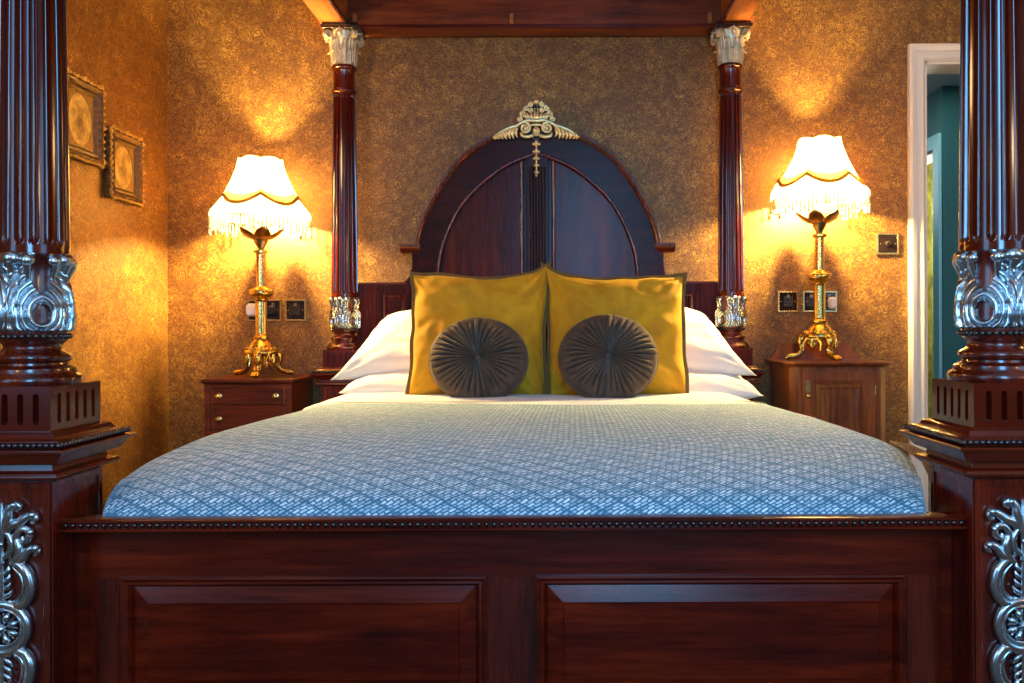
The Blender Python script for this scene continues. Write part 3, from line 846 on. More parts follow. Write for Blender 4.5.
# ---- carved crest
def crest():
    mb = MB(); cx = HXC-.004; yb = 3.738; k = 1/HM
    UPV = (0, -1, 0)
    def Pt(a, y, pr=0): return (cx+a*k, yb-pr*k, hz(y))
    def st(pts, rad, pr=1, n=5, seg=8):
        cv = catmull([Pt(a, b, pr) for a, b in pts], n); m = len(cv)
        rr = [smooth_tab([(i/(len(rad)-1), r*k) for i, r in enumerate(rad)], j/(m-1)) for j in range(m)]
        mb.tube(cv, rr, seg, up=UPV)
    mb.sphere(Pt(0, 103.5, 2), 3.3*k, 12, 8)
    # backing shield so the carving is solid
    poly = [(cx+a*k, hz(b)) for a, b in ((0, 102), (-5, 105), (-10, 110), (-15, 117), (-18, 124), (-20, 131), (-10, 137), (0, 141), (10, 137), (20, 131), (18, 124), (15, 117), (10, 110), (5, 105))]
    bk = MB(); bk.prism([(cx+(x-cx)*.88, z) for x, z in poly], yb+.004, yb+.022); W2L(bk).build('crest_backing', 'bead_wood', hb, smooth=0)
    for s in (-1, 1):
        # pierced shell border: row of small scrolls climbing to the top
        for (a, b, r) in ((6, 106, 2.6), (10.5, 110, 2.7), (14, 115, 2.8), (16.5, 120.5, 2.8), (6, 112, 2.4), (10.5, 117.5, 2.5)):
            pts = [(cx+p[0], yb-1.5*k, p[1]) for p in spiral2(s*a*k, hz(b), r*k, r*k*.3, PI/2, s*1.3, 16)]
            mb.tube(pts, 1.15*k, 7)
            mb.sphere((cx+s*a*k, yb-2*k, hz(b)), 1.0*k, 7, 5)
        # fan leaves
        for j in range(4):
            a0 = (j+.4)*4; st([(s*a0*.4, 124), (s*a0*.8, 118), (s*a0*1.05, 110+j*2.2)], [1, 1.8, .8], 2)
        # arched brow
        st([(0, 123), (s*8, 122.5), (s*15, 125), (s*19.5, 128), (s*21, 131)], [2.2, 2.0, 1.9, 1.5, .8], 4)
        st([(0, 127), (s*4, 127), (s*7, 129)], [1.6, 1.4, .8], 4)
        # big volute
        pts = [(cx+p[0], yb-4.5*k, p[1]) for p in spiral2(s*11*k, hz(130), 5.5*k, 1.2*k, PI/2, s*1.6, 26)]
        mb.tube(pts, [lerp(1.7, 1.0, i/26)*k for i in range(27)], 8)
        mb.sphere((cx+s*11*k, yb-5*k, hz(130)), 1.7*k, 8, 6)
        st([(s*3, 137), (s*9, 138.5), (s*14, 137.5), (s*15.5, 134)], [1.5, 2, 1.8, 1], 3)
        # leafy wings following the arch
        st([(s*17, 127), (s*25, 129), (s*33, 132.5), (s*41, 137.5), (s*43, 139)], [2, 2.3, 2.0, 1.4, .6], 3)
        for (a, b, l) in ((19, 130, 9), (22.5, 130.5, 10), (26, 131.5, 9), (29.5, 133, 8), (33, 134, 7), (36.5, 135.5, 5.5), (39.5, 137, 4)):
            st([(s*a, b), (s*(a+1.6), b+l*.5), (s*(a-.2), b+l)], [1.5, 2.0, .6], 3.5, 4)
    # little mask in the middle
    mb.sphere(Pt(0, 133, 3), 4.3*k, 12, 8, (.9, .7, 1.15))
    for s in (-1, 1): mb.sphere(Pt(s*1.7, 131.8, 5.8), 1.1*k, 8, 5)
    mb.sphere(Pt(0, 134, 6.4), 1.0*k, 8, 5, (.8, 1, 1.5)); mb.sphere(Pt(0, 137.5, 5), 1.7*k, 8, 5, (1.3, .8, .7))
    return mb
tag(W2L(crest()).build('crest_carving', 'gilt_silver', hb, smooth=60), 'gilded shell and scroll carving')
mb = MB(); k = 1/HM
for i, y in enumerate((144, 151.5, 158.5, 165.5, 172.5)):
    cz = hz(y); r = (3.4-.3*i)*k
    mb.sphere((HXC-.004, 3.734, cz), r*.62, 8, 6, (1, 1, 1.5))
    for t in range(5):
        q = PI*t/4+PI; mb.sphere((HXC-.004+r*math.cos(q)*.9, 3.735, cz-r*.35+r*.5*math.sin(q)*.4), r*.42, 7, 5)
mb.sphere((HXC-.004, 3.734, hz(176.5)), 1.4*k, 8, 5)
mb.tube([(HXC-.004, 3.739, hz(141)), (HXC-.004, 3.739, hz(176))], .9*k, 6)
tag(W2L(mb).build('bellflower_drop', 'gilt_silver', hb, smooth=60), 'gilded bellflower drop')

# ---- tester (canopy frame)
TZ = 2.352; TO = .951; TI = .846; TXC = X0-.012
def rail_profile_side(s):
    # (outward offset from TXC, z)
    return [(TXC+s*o, z) for o, z in ((TI, TZ), (TI, TZ+.25), (TO+.10, TZ+.25), (TO+.10, TZ+.215), (TO+.075, TZ+.20), (TO+.03, TZ+.17), (TO+.01, TZ+.135), (TO, TZ+.13), (TO, TZ))]
yF = Y1-.09; yB = 3.875
tester = thing_t = None
te = bpy.data.objects.new('tester', None)
mb = MB(); mb.box(TXC-TI, TXC+TI, 3.762, yB, TZ, TZ+.25)
te = W2L(mb).build('tester', 'wood_tester', bed, smooth=0, bevel=.003)
for s in (-1, 1):
    mb = MB(); mb.prism(rail_profile_side(s), yF, yB, 'xz')
    W2L(mb).build('cornice_rail', 'wood_rail', te, smooth=0, bevel=.002)
    mb = MB(); x0, x1 = sorted((TXC+s*(TI-.012), TXC+s*TI)); mb.box(x0, x1, yF+.1, 3.76, TZ-.002, TZ+.02)
    W2L(mb).build('inner_bead', 'wood_y', te, smooth=0, bevel=.003)
    # little ear at the back corner
    mb = MB(); mb.prism([(TXC+s*(TO-.005), TZ-.05), (TXC+s*(TO+.07), TZ+.075), (TXC+s*(TO+.078), TZ+.087), (TXC+s*(TO-.005), TZ+.087)], 3.86, 3.895, 'xz')
    W2L(mb).build('corner_ear', 'wood_rail', te, smooth=0)
mb = MB(); mb.prism([(y, z) for y, z in ((yF+.1, TZ), (yF+.1, TZ+.25), (yF-.10, TZ+.25), (yF-.10, TZ+.215), (yF-.03, TZ+.17), (yF, TZ+.13), (yF, TZ))], TXC-TO, TXC+TO, 'yz')
W2L(mb).build('cornice_rail', 'wood_tester', te, smooth=0, bevel=.002)
mb = MB(); mb.box(TXC-TI, TXC+TI, 3.745, 3.765, TZ-.004, TZ+.012)
W2L(mb).build('inner_bead', 'wood_x', te, smooth=0, bevel=.003)
for u in (356, 513, 711):
    x = (u-VX)*3.755/F
    mb = MB(); mb.box(x-.009, x+.009, 3.748, 3.763, TZ+.013, TZ+.062)
    W2L(mb).build('glue_block', 'wood_rail', te, smooth=0, bevel=.002)
mb = MB(); mb.box(TXC-TI, TXC+TI, yF+.1, 3.763, TZ+.225, TZ+.245)
W2L(mb).build('canopy_board', 'wood_tester', te, smooth=0)

# ================================================================== BEDDING
def sstep(t): t = max(0, min(1, t)); return t*t*(3-2*t)
ZTAB = [(1.5, .742), (2.05, .742), (2.9, .727), (3.8, .722)]
def cover_z(x, y, W, ya, lift, rs, Hs, rf, Hf):
    """bed surface: gently domed, falling a little at the sides and more at the foot; x relative to bed centre"""
    ds = max(0, min(1, 1-(W-abs(x))/rs)); df = max(0, min(1, 1-(y-ya)/rf))
    return smooth_tab(ZTAB, y)+lift-Hs*(1-math.sqrt(max(0, 1-ds**2)))-Hf*(1-math.sqrt(max(0, 1-df**2.1)))
# mattress
def soft_box(x0, x1, y0, y1, z0, z1, r, n=6):
    mb = MB(); R = []
    def ring(ins, z):
        pts = []
        for (cx, cy, t0) in ((x1-r, y1-r, 0), (x0+r, y1-r, PI/2), (x0+r, y0+r, PI), (x1-r, y0+r, 3*PI/2)):
            for i in range(n+1):
                t = t0+PI/2*i/n; pts.append((cx+(r-ins)*math.cos(t), cy+(r-ins)*math.sin(t), z))
        return pts
    e = min(r*.9, (z1-z0)/2)
    for i in range(n+1):
        t = PI/2*i/n; R.append(ring(e*(1-math.sin(t)), z0+e*(1-math.cos(t))))
    for i in range(n+1):
        t = PI/2*i/n; R.append(ring(e*(1-math.cos(t)), z1-e+e*math.sin(t)))
    mb.rings(R); return mb
tag(soft_box(X0-.77, X0+.77, 1.575, 3.72, .342, .665, .07).build('mattress', 'ticking', smooth=60), 'thick mattress lying on the bed frame under the bedspread', 'mattress')

def cover(W, ya, yb, lift, rs, Hs, rf, Hf, skirt, nx, ny, foot, wob, seed=0, zfoot=None):
    """draped cloth; u across, v along; hangs down at the sides"""
    mb = MB()
    def fn(u, v):
        v2 = max(0, (v-.03)/.97) if zfoot else v
        y = lerp(ya, yb, v2)
        a = (u-.5)*2
        Wy = W*(1-.082*max(0, 1-(y-ya)/.40)**2.2) if foot else W
        if abs(a) < .9:
            x = a/.9*Wy; z = cover_z(x*W/Wy, y, W, ya, lift, rs, Hs, rf, Hf)
        else:
            q = (abs(a)-.9)/.1
            x = math.copysign(Wy+.004*math.sin(q*PI/2), a)
            z0 = cover_z(W, y, W, ya, lift, rs, Hs, rf, Hf)
            zs = lerp(z0, skirt, sstep((y-1.62)/.12)) if foot else skirt
            z = lerp(z0, min(z0, zs), q)
        nz = noise.noise(Vector((x*2.2+seed, y*2.2, 0)))*wob+noise.noise(Vector((x*7+seed, y*7, 3)))*wob*.35
        if zfoot and v < .03: z = lerp(zfoot, z, v/.03); y -= .004*math.sin(v/.03*PI)
        return (X0+x, y, z+nz*min(1, v*20))
    def uvf(u, v):
        a = (u-.5)*2; x = a/.9*W
        return (x, arcl(v))
    LT = [0]; pc = fn(.5, 0)
    for i in range(1, 241):
        c2 = fn(.5, i/240); LT.append(LT[-1]+math.dist(c2, pc)); pc = c2
    def arcl(v): return LT[min(240, int(round(v*240)))]
    mb.grid(fn, nx, ny, uvf)
    return mb
BW = .803; BX = .030
mbc = cover(BW, 1.494, 2.93, 0, .11, .014, .50, .086, .50, 100, 150, True, .004, 0, .650)
for q in mbc.bm.verts: q.co.x += BX*sstep((q.co.y-1.50)/.38)
o = mbc.build('bedspread', 'blanket', smooth=80, solid=.006)
tag(o, 'pale blue woven bedspread with diamond stitching spread over the bed', 'bedspread')
mb = MB()
pts = []
for i in range(61):
    x = lerp(-BW-.01, BW+.01, i/60); xx = max(-BW, min(BW, x))
    z = cover_z(xx, 2.93, BW, 1.494, 0, .11, .014, .50, .086)
    pts.append((X0+BX+x, 2.932, z+.003-.02*max(0, abs(x)-BW)/.01))
mb.tube(pts, .0042, 6)
mb.build('bound_edge', 'dark_edge', o, smooth=60)
mb = MB()
for i in range(70):
    q = random.random(); w = random.random()-.5
    sp_ = .3+q
    mb.tube([(X0+.825+w*.008, 1.86+w*.02, .738), (X0+.832+w*.012*sp_, 1.79, .738+w*.008), (X0+.832+w*.015, 1.70, .728+w*.016), (X0+.824+w*.02, 1.61+q*.03, .708+w*.028)], [.0014, .0020, .0018, .0008], 4)
tf = mb.build('corner_tassel', 'tassel', o, smooth=60); tf['kind'] = 'stuff'; tf['label'] = 'straw coloured fringe at the right foot corner'
mb = cover(.795, 2.86, 3.70, .003, .12, .012, .08, .012, .45, 80, 60, False, .006, 5)
tag(mb.build('bed_sheet', 'linen', smooth=80, solid=.006), 'white cotton sheet showing in a band in front of the pillows', 'sheet')

def pillow_mb(w, h, t, n=44, pinch=.06, wr=.006, seed=0, flange=0, warp=None, sag=0):
    """soft pillow in local xz-plane, thickness along y; centre at origin"""
    mb = MB()
    def surf(side):
        def fn(u, v):
            a = u*2-1; b = v*2-1
            # pinched outline: edges bow inward between corners
            x = a*w/2*(1-pinch*(1-b*b)*abs(a)**3*.9); z = b*h/2*(1-pinch*(1-a*a)*abs(b)**3*.9)
            e = max(0, (1-abs(a)**2.6))**.55*max(0, (1-abs(b)**2.6))**.55
            d = t/2*e
            nn = noise.noise(Vector((a*2.1+seed, b*2.1, side*3)))*wr*2.2+noise.noise(Vector((a*5+seed, b*5, side*5+9)))*wr
            # creases running from the corners
            cr = 0
            for sx in (-1, 1):
                for sz in (-1, 1):
                    dx, dz = a-sx, b-sz; r = math.hypot(dx, dz); an = math.atan2(dz, dx)
                    cr += math.exp(-r*3.2)*math.sin(an*11+seed+sx+sz)*wr*1.6*min(1, r*4)
            y = side*(d+(nn+cr)*min(1, e*2.5))
            p = Vector((x, y, z))
            if warp: p = warp(p, a, b)
            return tuple(p)
        return fn
    mb.grid(surf(-1), n, n); 
    V2 = mb.grid(surf(1), n, n)
    bmesh.ops.remove_doubles(mb.bm, verts=mb.bm.verts, dist=.0004)
    return mb
def outline(w, h, pinch, ext, n=30, warp=None):
    pts = []
    for k in range(4*n):
        s, f = divmod(k, n); f = f/n*2-1
        a, b = [(f, -1), (1, f), (-f, 1), (-1, -f)][s]
        x = a*w/2*(1-pinch*(1-b*b)*abs(a)**3*.9); z = b*h/2*(1-pinch*(1-a*a)*abs(b)**3*.9)
        p = Vector((x+ext*(a if abs(a) == 1 else a**9), 0, z+ext*(b if abs(b) == 1 else b**9)))
        if warp: p = warp(p, a, b)
        pts.append(p)
    return pts

def place(o, c, tilt=0, roll=0, yaw=0):
    o.location = c; o.rotation_euler = (tilt, roll, yaw); return o

# white pillows: two on each side
def warp_L(sgn, drop, inx):
    def wfn(p, a, b):
        # droop the outer top corner of the pillow so the outline slopes to a point at the outer bottom corner
        k = max(0, (sgn*a+.35)/1.35); kb = (b+1)/2
        p.z -= drop*(k**2.6)*kb
        p.x -= sgn*inx*(k**2.6)*kb
        return p
    return wfn
def px3(u, y, D): return Vector(((u-VX)*D/F, D, 1-(y-HZ)*D/F))
pl = [
    # name centre(px), D, w, h, t, sgn, drop, inx, tilt, roll, label
    ((432, 380), 3.54, .71, .36, .14, -1, .00, .05, -1.36, .00, 'white pillow on the left, lower of the two, behind the left gold cushion'),
    ((426, 340), 3.59, .775, .39, .16, -1, .12, .17, -.75, -.05, 'white pillow on the left, resting on top of the lower one'),
    ((668, 382), 3.54, .73, .36, .15, 1, .00, .05, -1.30, .00, 'white pillow on the right, lower of the two, behind the right gold cushion'),
    ((664, 337), 3.59, .755, .39, .16, 1, .12, .17, -.74, .05, 'white pillow on the right, resting on top of the lower one'),
]
for i, (c, D, w, h, t, sg, dr, ix, ti, ro, lab) in enumerate(pl):
    mb = pillow_mb(w, h, t, 46, .05, .005, i*3.7, warp=warp_L(sg, dr, ix))
    p = mb.build('pillow', 'linen', smooth=80)
    tag(place(p, px3(c[0], c[1], D), ti, ro, 0), lab, 'pillow', 'white bed pillows')

# mustard velvet cushions
def gold(c, D, w, h, yaw, roll, seed, peak, label):
    def wp(p, a, b):
        # inner top corner pushed up where the cushions lean together
        k = max(0, peak*a); p.z += .040*k**4*max(0, b)**1.0; p.x += peak*.012*k*b
        kk = max(0, -peak*a); p.z -= .010*kk**3*max(0, b); p.z += noise.noise(Vector((a*2.3+seed, b*2.3, 1)))*.012; p.x += noise.noise(Vector((a*2.3, b*2.3+seed, 7)))*.010
        p.z -= .012*(1-a*a)*max(0, b)**3
        return p
    mb = pillow_mb(w-.03, h-.03, .21, 70, .06, .010, seed, warp=wp)
    o = mb.build('square_cushion', 'gold_velvet', smooth=80)
    tag(o, label, 'cushion', 'mustard velvet square cushions')
    place(o, px3(c[0], c[1], D), -.22, roll, yaw)
    # flat flange with dark edge
    mb = MB(); inner = outline(w-.03, h-.03, .06, -.012, warp=wp); outer = outline(w-.03, h-.03, .06, .013, warp=wp)
    n = len(inner)
    R = []
    for q in range(4):
        y = (-.003, -.003, .003, .003)[q]; src = (inner, outer, outer, inner)[q]
        R.append([(p.x, y+.004*math.sin(i*.5+seed)*(1 if q in (1, 2) else 0), p.z) for i, p in enumerate(src)])
    V = [[mb.v(p) for p in r] for r in R]
    for r in range(4):
        A_, B_ = V[r], V[(r+1) % 4]
        for k in range(n): mb.f([A_[k], A_[(k+1) % n], B_[(k+1) % n], B_[k]])
    mb.build('flange', 'piping_olive', o, smooth=50)
gold((479, 334), 3.33, .575, .545, .04, .01, 1.3, 1, 'mustard velvet square cushion on the left, behind a round grey cushion')
gold((616, 335), 3.33, .590, .540, -.04, .0, 6.1, -1, 'mustard velvet square cushion on the right, behind a round grey cushion')

# round pleated cushions
def round_cushion(c, D, rx, rz, roll, label, seed):
    rnd = random.Random(seed)
    NP = 40; SEG = NP*8
    amp = [rnd.uniform(.5, 1.25) for _ in range(NP)]; ph = [rnd.uniform(-.25, .25) for _ in range(NP)]; ln = [rnd.uniform(.68, 1.0) for _ in range(NP)]
    mb = MB(); R = []
    NR = 34
    for side in (0, 1):
        rng = range(NR+1) if side == 0 else range(NR-1, -1, -1)
        for i in rng:
            q = i/NR
            th = q*PI/2
            rr = math.sin(th)**.85
            yy = .058*math.cos(th)**.62 if q < .999 else 0
            dim = math.exp(-(rr/.16)**2)*.030                      # dimple in the middle
            yy = max(0, yy-dim)
            ring = []
            for k in range(SEG):
                p = k//8; f = (k % 8)/8
                w = 2*PI*(k+ph[p]*4*math.sin(f*PI))/SEG + .10*math.sin(3*rr+seed+p*.9)*rr*(1-rr)
                fold = abs(math.sin(PI*f))**.55
                ml = sstep((ln[p]-rr)/.25+.6)*(1-rr**9)
                hgt = .030*amp[p]*(fold-.6)*min(1, rr*6)*ml
                y = (yy+hgt*(1 if q < .97 else 0))
                ring.append((rx*rr*math.cos(w), -y if side == 0 else y, rz*rr*math.sin(w)))
            R.append(ring)
    mb.rings(R, True, True, True)
    o = mb.build('round_cushion', 'grey_velvet', smooth=75)
    tag(o, label, 'cushion', 'round grey velvet cushions')
    place(o, px3(c[0], c[1], D), -.30, roll, 0)
    mb = MB(); mb.sphere((0, -.031, 0), .0135, 14, 8, (1, .5, 1)); mb.build('button', 'grey_velvet', o, smooth=60)
    mb = MB(); mb.tube([(rx*1.0*math.cos(2*PI*k/80), 0, rz*1.0*math.sin(2*PI*k/80)) for k in range(80)], .0042, 8, closed=True)
    mb.build('piping', 'grey_velvet', o, smooth=60)
round_cushion((478.5, 359.5), 3.17, .187, .166, .05, 'round pleated grey velvet cushion on the left, with a centre button', 3)
round_cushion((608, 358), 3.17, .188, .170, -.03, 'round pleated grey velvet cushion on the right, with a centre button', 11)

# ================================================================== BEDSIDE CHEST (left)
NL0, NL1, NF_, NB = -1.500, -1.120, 3.545, 3.885
nz = .778
chest = thing('bedside_chest', ((NL0+NL1)/2, (NF_+NB)/2, 0), 'dark mahogany bedside chest of drawers on the left of the bed', 'bedside table')
cx, cy = (NL0+NL1)/2, (NF_+NB)/2; hw = (NL1-NL0)/2; hd = (NB-NF_)/2
mb = MB(); mb.box(-hw+.008, hw-.008, -hd+.012, hd, .09, nz-.022)
body = mb.build('carcass', 'chest_x', chest, smooth=0, bevel=.002)
mb = MB()
mb.rings([[(-hw-e, -hd-e*1.0, z), (hw+e, -hd-e, z), (hw+e, hd, z), (-hw-e, hd, z)] for e, z in ((-.004, nz-.024), (.003, nz-.018), (.008, nz-.012), (.008, nz-.004), (.004, nz))])
mb.build('top', 'chest_x', chest, smooth=0, bevel=.001)
mb = MB()
for (a, b) in ((-hw+.004, -hw+.030), (hw-.030, hw-.004)): mb.box(a, b, -hd+.002, -hd+.014, .09, nz-.024)
for z in (nz-.036, nz-.125, nz-.231, nz-.365, nz-.508): mb.box(-hw+.03, hw-.03, -hd+.004, -hd+.014, z, z+.013)
mb.build('front_frame', 'chest_x', chest, smooth=0, bevel=.0015)
zt_ = nz-.050
for (z1, z0) in ((nz-.036, nz-.110), (nz-.126, nz-.216), (nz-.232, nz-.350), (nz-.366, nz-.494)):
    mb = MB(); x0, x1 = -hw+.032, hw-.032
    mb.rings([[(x0+d, y, z0+d), (x1-d, y, z0+d), (x1-d, y, z1-d), (x0+d, y, z1-d)] for d, y in ((0, -hd+.02), (0, -hd+.004), (.004, -hd+.001), (.007, -hd+.003), (.010, -hd+.003))], True, True, True)
    dr = mb.build('drawer', 'chest_x', chest, smooth=0)
    for s in (-1, 1):
        mb = MB(); xk = s*.121; zk = (z0+z1)/2
        R = []
        for r, y in ((.011, 0), (.012, -.002), (.006, -.004), (.005, -.010), (.010, -.014), (.012, -.019), (.009, -.024), (.003, -.026)):
            R.append([(xk+r*math.cos(2*PI*k/14), -hd+.002+y, zk+r*math.sin(2*PI*k/14)) for k in range(14)])
        mb.rings(R); tag(mb.build('knob', 'plate_brass', dr, smooth=50), 'small brass knob')
for sx in (-1, 1):
    for sy in (-1, 1):
        mb = MB(); mb.lathe([(.018, 0), (.024, .015), (.028, .05), (.026, .075), (.03, .09)], 14, (sx*(hw-.035), sy*(hd-.035)))
        mb.build('foot', 'chest_x', chest, smooth=50)

# ================================================================== BEDSIDE CABINET (right)
RX0, RX1 = 1.012, 1.428; rz_ = .842
cab = thing('bedside_cabinet', ((RX0+RX1)/2, (NF_+NB)/2, 0), 'walnut bedside cabinet with panelled door and raised back gallery on the right', 'bedside table')
hw = (RX1-RX0)/2
ch = .034
def canted(e, z, ins=0):
    return [(-hw-e, hd, z), (-hw-e, -hd-e+ch, z), (-hw-e+ch, -hd-e, z), (hw+e-ch, -hd-e, z), (hw+e, -hd-e+ch, z), (hw+e, hd, z)]
mb = MB(); mb.rings([canted(0, .08), canted(0, rz_-.018)]); mb.build('carcass', 'walnut', cab, smooth=0, bevel=.002)
mb = MB(); mb.rings([canted(.006, 0), canted(.006, .07), canted(0, .085)]); mb.build('plinth', 'walnut', cab, smooth=0, bevel=.002)
mb = MB(); mb.rings([canted(e, z) for e, z in ((.004, rz_-.022), (.012, rz_-.016), (.024, rz_-.010), (.028, rz_-.006), (.028, rz_))]); mb.build('top', 'walnut', cab, smooth=0, bevel=.001)
dx0, dx1 = -hw+ch+.014, hw-ch-.030; dz0, dz1 = .11, rz_-.040
mb = MB()
fw = .040
mb.rings([[(dx0+d, y, dz0+d), (dx1-d, y, dz0+d), (dx1-d, y, dz1-d), (dx0+d, y, dz1-d)] for d, y in ((0, -hd), (0, -hd-.010), (.002, -hd-.012), (fw, -hd-.012), (fw+.003, -hd-.009), (fw+.009, -hd-.0085), (fw+.012, -hd-.004))], True, True, True)
door = mb.build('door', 'walnut', cab, smooth=0)
mb = MB()
e = fw+.020
mb.rings([[(dx0+d, y, dz0+d), (dx1-d, y, dz0+d), (dx1-d, y, dz1-d), (dx0+d, y, dz1-d)] for d, y in ((e-.006, -hd-.0035), (e, -hd-.009), (e+.004, -hd-.011), (e+.018, -hd-.008))], True, False, True)
mb.build('door_panel', 'walnut_burr', door, smooth=0)
mb = MB(); mb.sphere((dx0+.020, -hd-.026, .70), .011, 12, 8); mb.tube([(dx0+.02, -hd-.008, .70), (dx0+.02, -hd-.024, .70)], .004, 8)
mb.box(dx0+.011, dx0+.029, -hd-.0145, -hd-.011, .715, .765)
tag(mb.build('handle', 'plate_brass', door, smooth=50), 'small metal door handle with plate')
for z in (.27, rz_-.12):
    mb = MB(); mb.tube([(dx1+.004, -hd-.009, z-.022), (dx1+.004, -hd-.009, z+.022)], .0035, 8); mb.build('hinge', 'plate_brass', cab, smooth=50)
# gallery
def gp(u, y): D = 3.88; return ((u-VX)*D/F-(RX0+RX1)/2, 1-(y-HZ)*D/F)
gl = [gp(u, y) for u, y in ((770, 361), (771, 357), (775, 352), (778, 346), (784, 344), (814, 343.5), (843, 344), (849, 346.5), (852, 352), (856, 355.5), (858, 361))]
mb = MB(); mb.prism(gl, hd-.018, hd-.003, 'xz'); mb.build('back_gallery', 'walnut', cab, smooth=0, bevel=.002)

# ================================================================== TABLE LAMPS
def make_lamp(loc, rz, label):
    t = thing('table_lamp', loc, label, 'lamp', 'pair of brass bedside lamps', rz)
    k = 1/223.0                                              # metres per photo pixel at the lamp
    # base: domed collar and tripod feet
    mb = MB()
    mb.lathe([(r*k, z*k) for r, z in ((8, 20), (15, 21), (17, 23), (17, 25), (15, 27.5), (12.5, 30), (11, 33), (8, 35), (7.5, 36.5), (8.5, 37.5), (8.5, 39), (6, 40.5), (5.5, 42))], 36)
    for j in range(18):
        a = 2*PI*j/18; mb.sphere((14.2*k*math.cos(a), 14.2*k*math.sin(a), 28*k), 2.0*k, 8, 5, (1, 1, .8))
    base = mb.build('base', 'brass_cast', t, smooth=55)
    for j in range(3):
        a = 2*PI*j/3+math.radians(-131.3)
        mb = MB(); c, s = math.cos(a), math.sin(a)
        prof = [(12, 24), (17, 22), (18.5, 17), (17, 11), (19, 6.5), (24, 4), (29, 3.6)]
        cv = catmull([(r*k*c, r*k*s, z*k) for r, z in prof], 5)
        rr = [smooth_tab([(0, 3.0), (.2, 4.0), (.45, 3.1), (.7, 2.7), (1, 3.2)], i/(len(cv)-1))*k for i in range(len(cv))]
        mb.tube(cv, rr, 10)
        # ridge and side flutes on the leg
        for q in (-1, 1):
            mb.tube([(p.x-s*q*2.4*k, p.y+c*q*2.4*k, p.z+.6*k) for p in cv[2:-3]], 1.1*k, 6)
        # claw
        for q in (-1, 0, 1):
            tx, ty = -s*q*2.3*k, c*q*2.3*k
            mb.tube([(27*k*c+tx*.6, 27*k*s+ty*.6, 3.8*k), (30.5*k*c+tx, 30.5*k*s+ty, 3.6*k), (33*k*c+tx*1.2, 33*k*s+ty*1.2, 1.6*k)], [2.2*k, 2.1*k, 1.4*k], 8)
        mb.sphere((30.5*k*c, 30.5*k*s, 2.2*k), 2.2*k, 8, 6)
        mb.build('foot', 'brass_cast', t, smooth=55)
    # pierced leaf ornament between the feet
    for j in range(3):
        a = 2*PI*j/3+math.radians(-131.3)+PI/3; c, s = math.cos(a), math.sin(a)
        mb = MB()
        mb.tube([(14*k*c, 14*k*s, 23*k), (15*k*c, 15*k*s, 16*k), (14*k*c, 14*k*s, 9*k)], [2*k, 2.8*k, .6*k], 8)
        for q in (-1, 1):
            mb.tube([(14.5*k*c, 14.5*k*s, 12*k), (15*k*c-s*q*3*k, 15*k*s+c*q*3*k, 15*k), (14*k*c-s*q*5*k, 14*k*s+c*q*5*k, 20*k)], [1*k, 1.6*k, 1*k], 6)
            mb.tube([(14*k*c, 14*k*s, 21*k), (14*k*c-s*q*6*k, 14*k*s+c*q*6*k, 22*k), (14*k*c-s*q*9*k, 14*k*s+c*q*9*k, 17*k), (15*k*c-s*q*9*k, 15*k*s+c*q*9*k, 10*k)], [1.6*k, 2*k, 1.4*k, .8*k], 6)
        mb.build('leaf_ornament', 'brass_cast', t, smooth=55)
    # columns, reeded
    def reed(r, th, z): return r*(1+.05*math.cos(th*10))
    for pr in ([(5.3*k, 41*k), (5.3*k, 76*k)], [(4.6*k, 88*k), (4.4*k, 123*k)]):
        mb = MB(); mb.lathe(pr, 80, fn=reed); mb.build('column', 'brass', t, smooth=45)
    mb = MB()
    mb.lathe([(r*k, z*k) for r, z in ((5, 74), (6.5, 75.5), (7, 77), (5, 78), (7, 79), (10.5, 81), (11.5, 83), (11, 85.5), (8, 88), (6, 89), (5.5, 90))], 32)
    for j in range(14):
        a = 2*PI*j/14; mb.sphere((10.4*k*math.cos(a), 10.4*k*math.sin(a), 85.5*k), 1.9*k, 8, 5, (1, 1, .7))
    mb.build('knop', 'brass_cast', t, smooth=50)
    mb = MB(); mb.lathe([(r*k, z*k) for r, z in ((4.5, 122), (7.5, 123.5), (7.5, 125.5), (4, 126.5), (3, 128))], 28)
    mb.build('collar', 'brass_cast', t, smooth=50)
    # flower cup with six petals
    mb = MB()
    mb.lathe([(r*k, z*k) for r, z in ((3, 127), (4, 130), (6.5, 134), (7.5, 139), (6, 142), (3.5, 143))], 24)
    for j in range(6):
        a = 2*PI*j/6+.1
        def fn(u, v, a=a):
            hwid = 8.0*k*math.sin(PI*(v*.80+.14))**.7*(1-.75*max(0, v-.82)/.18); q = (u-.5)*2
            r = (5+v*19)*k; z = (136+3*v+8*v**2.2+q*q*1.8)*k
            return (r*math.cos(a)-q*hwid*math.sin(a), r*math.sin(a)+q*hwid*math.cos(a), z)
        mb.grid(fn, 8, 10)
    mb.build('petal_cup', 'brass_dark', t, smooth=60, solid=.0018)
    # candle sleeve and bulb
    mb = MB(); mb.lathe([(4.2*k, 142*k), (4.2*k, 168*k), (3*k, 170*k)], 20); mb.build('candle_sleeve', 'white_plastic', t, smooth=40)
    mb = MB(); mb.lathe([(r*k, z*k) for r, z in ((2.5, 169), (3, 171), (5.5, 175), (6.5, 179), (5.8, 184), (3, 189), (.5, 191))], 18)
    mb.build('bulb', 'bulb', t, smooth=60)
    # shade: six bellied panels
    zt = 219; rt, rbm = 20.6, 40
    def shade_pt(th, v, push=0):
        sec = (th*6/(2*PI)) % 1.0; mid = math.sin(PI*sec)         # 0 at seam, 1 mid panel
        drop = v*41+v**3*(-3+9*mid)-2.0*mid*(1-v)**4
        r = (rt+(rbm-rt)*v**1.5)*(.965+.055*mid)
        return ((r+push)*k*math.cos(th), (r+push)*k*math.sin(th), (zt-drop)*k)
    mb = MB(); N = 144
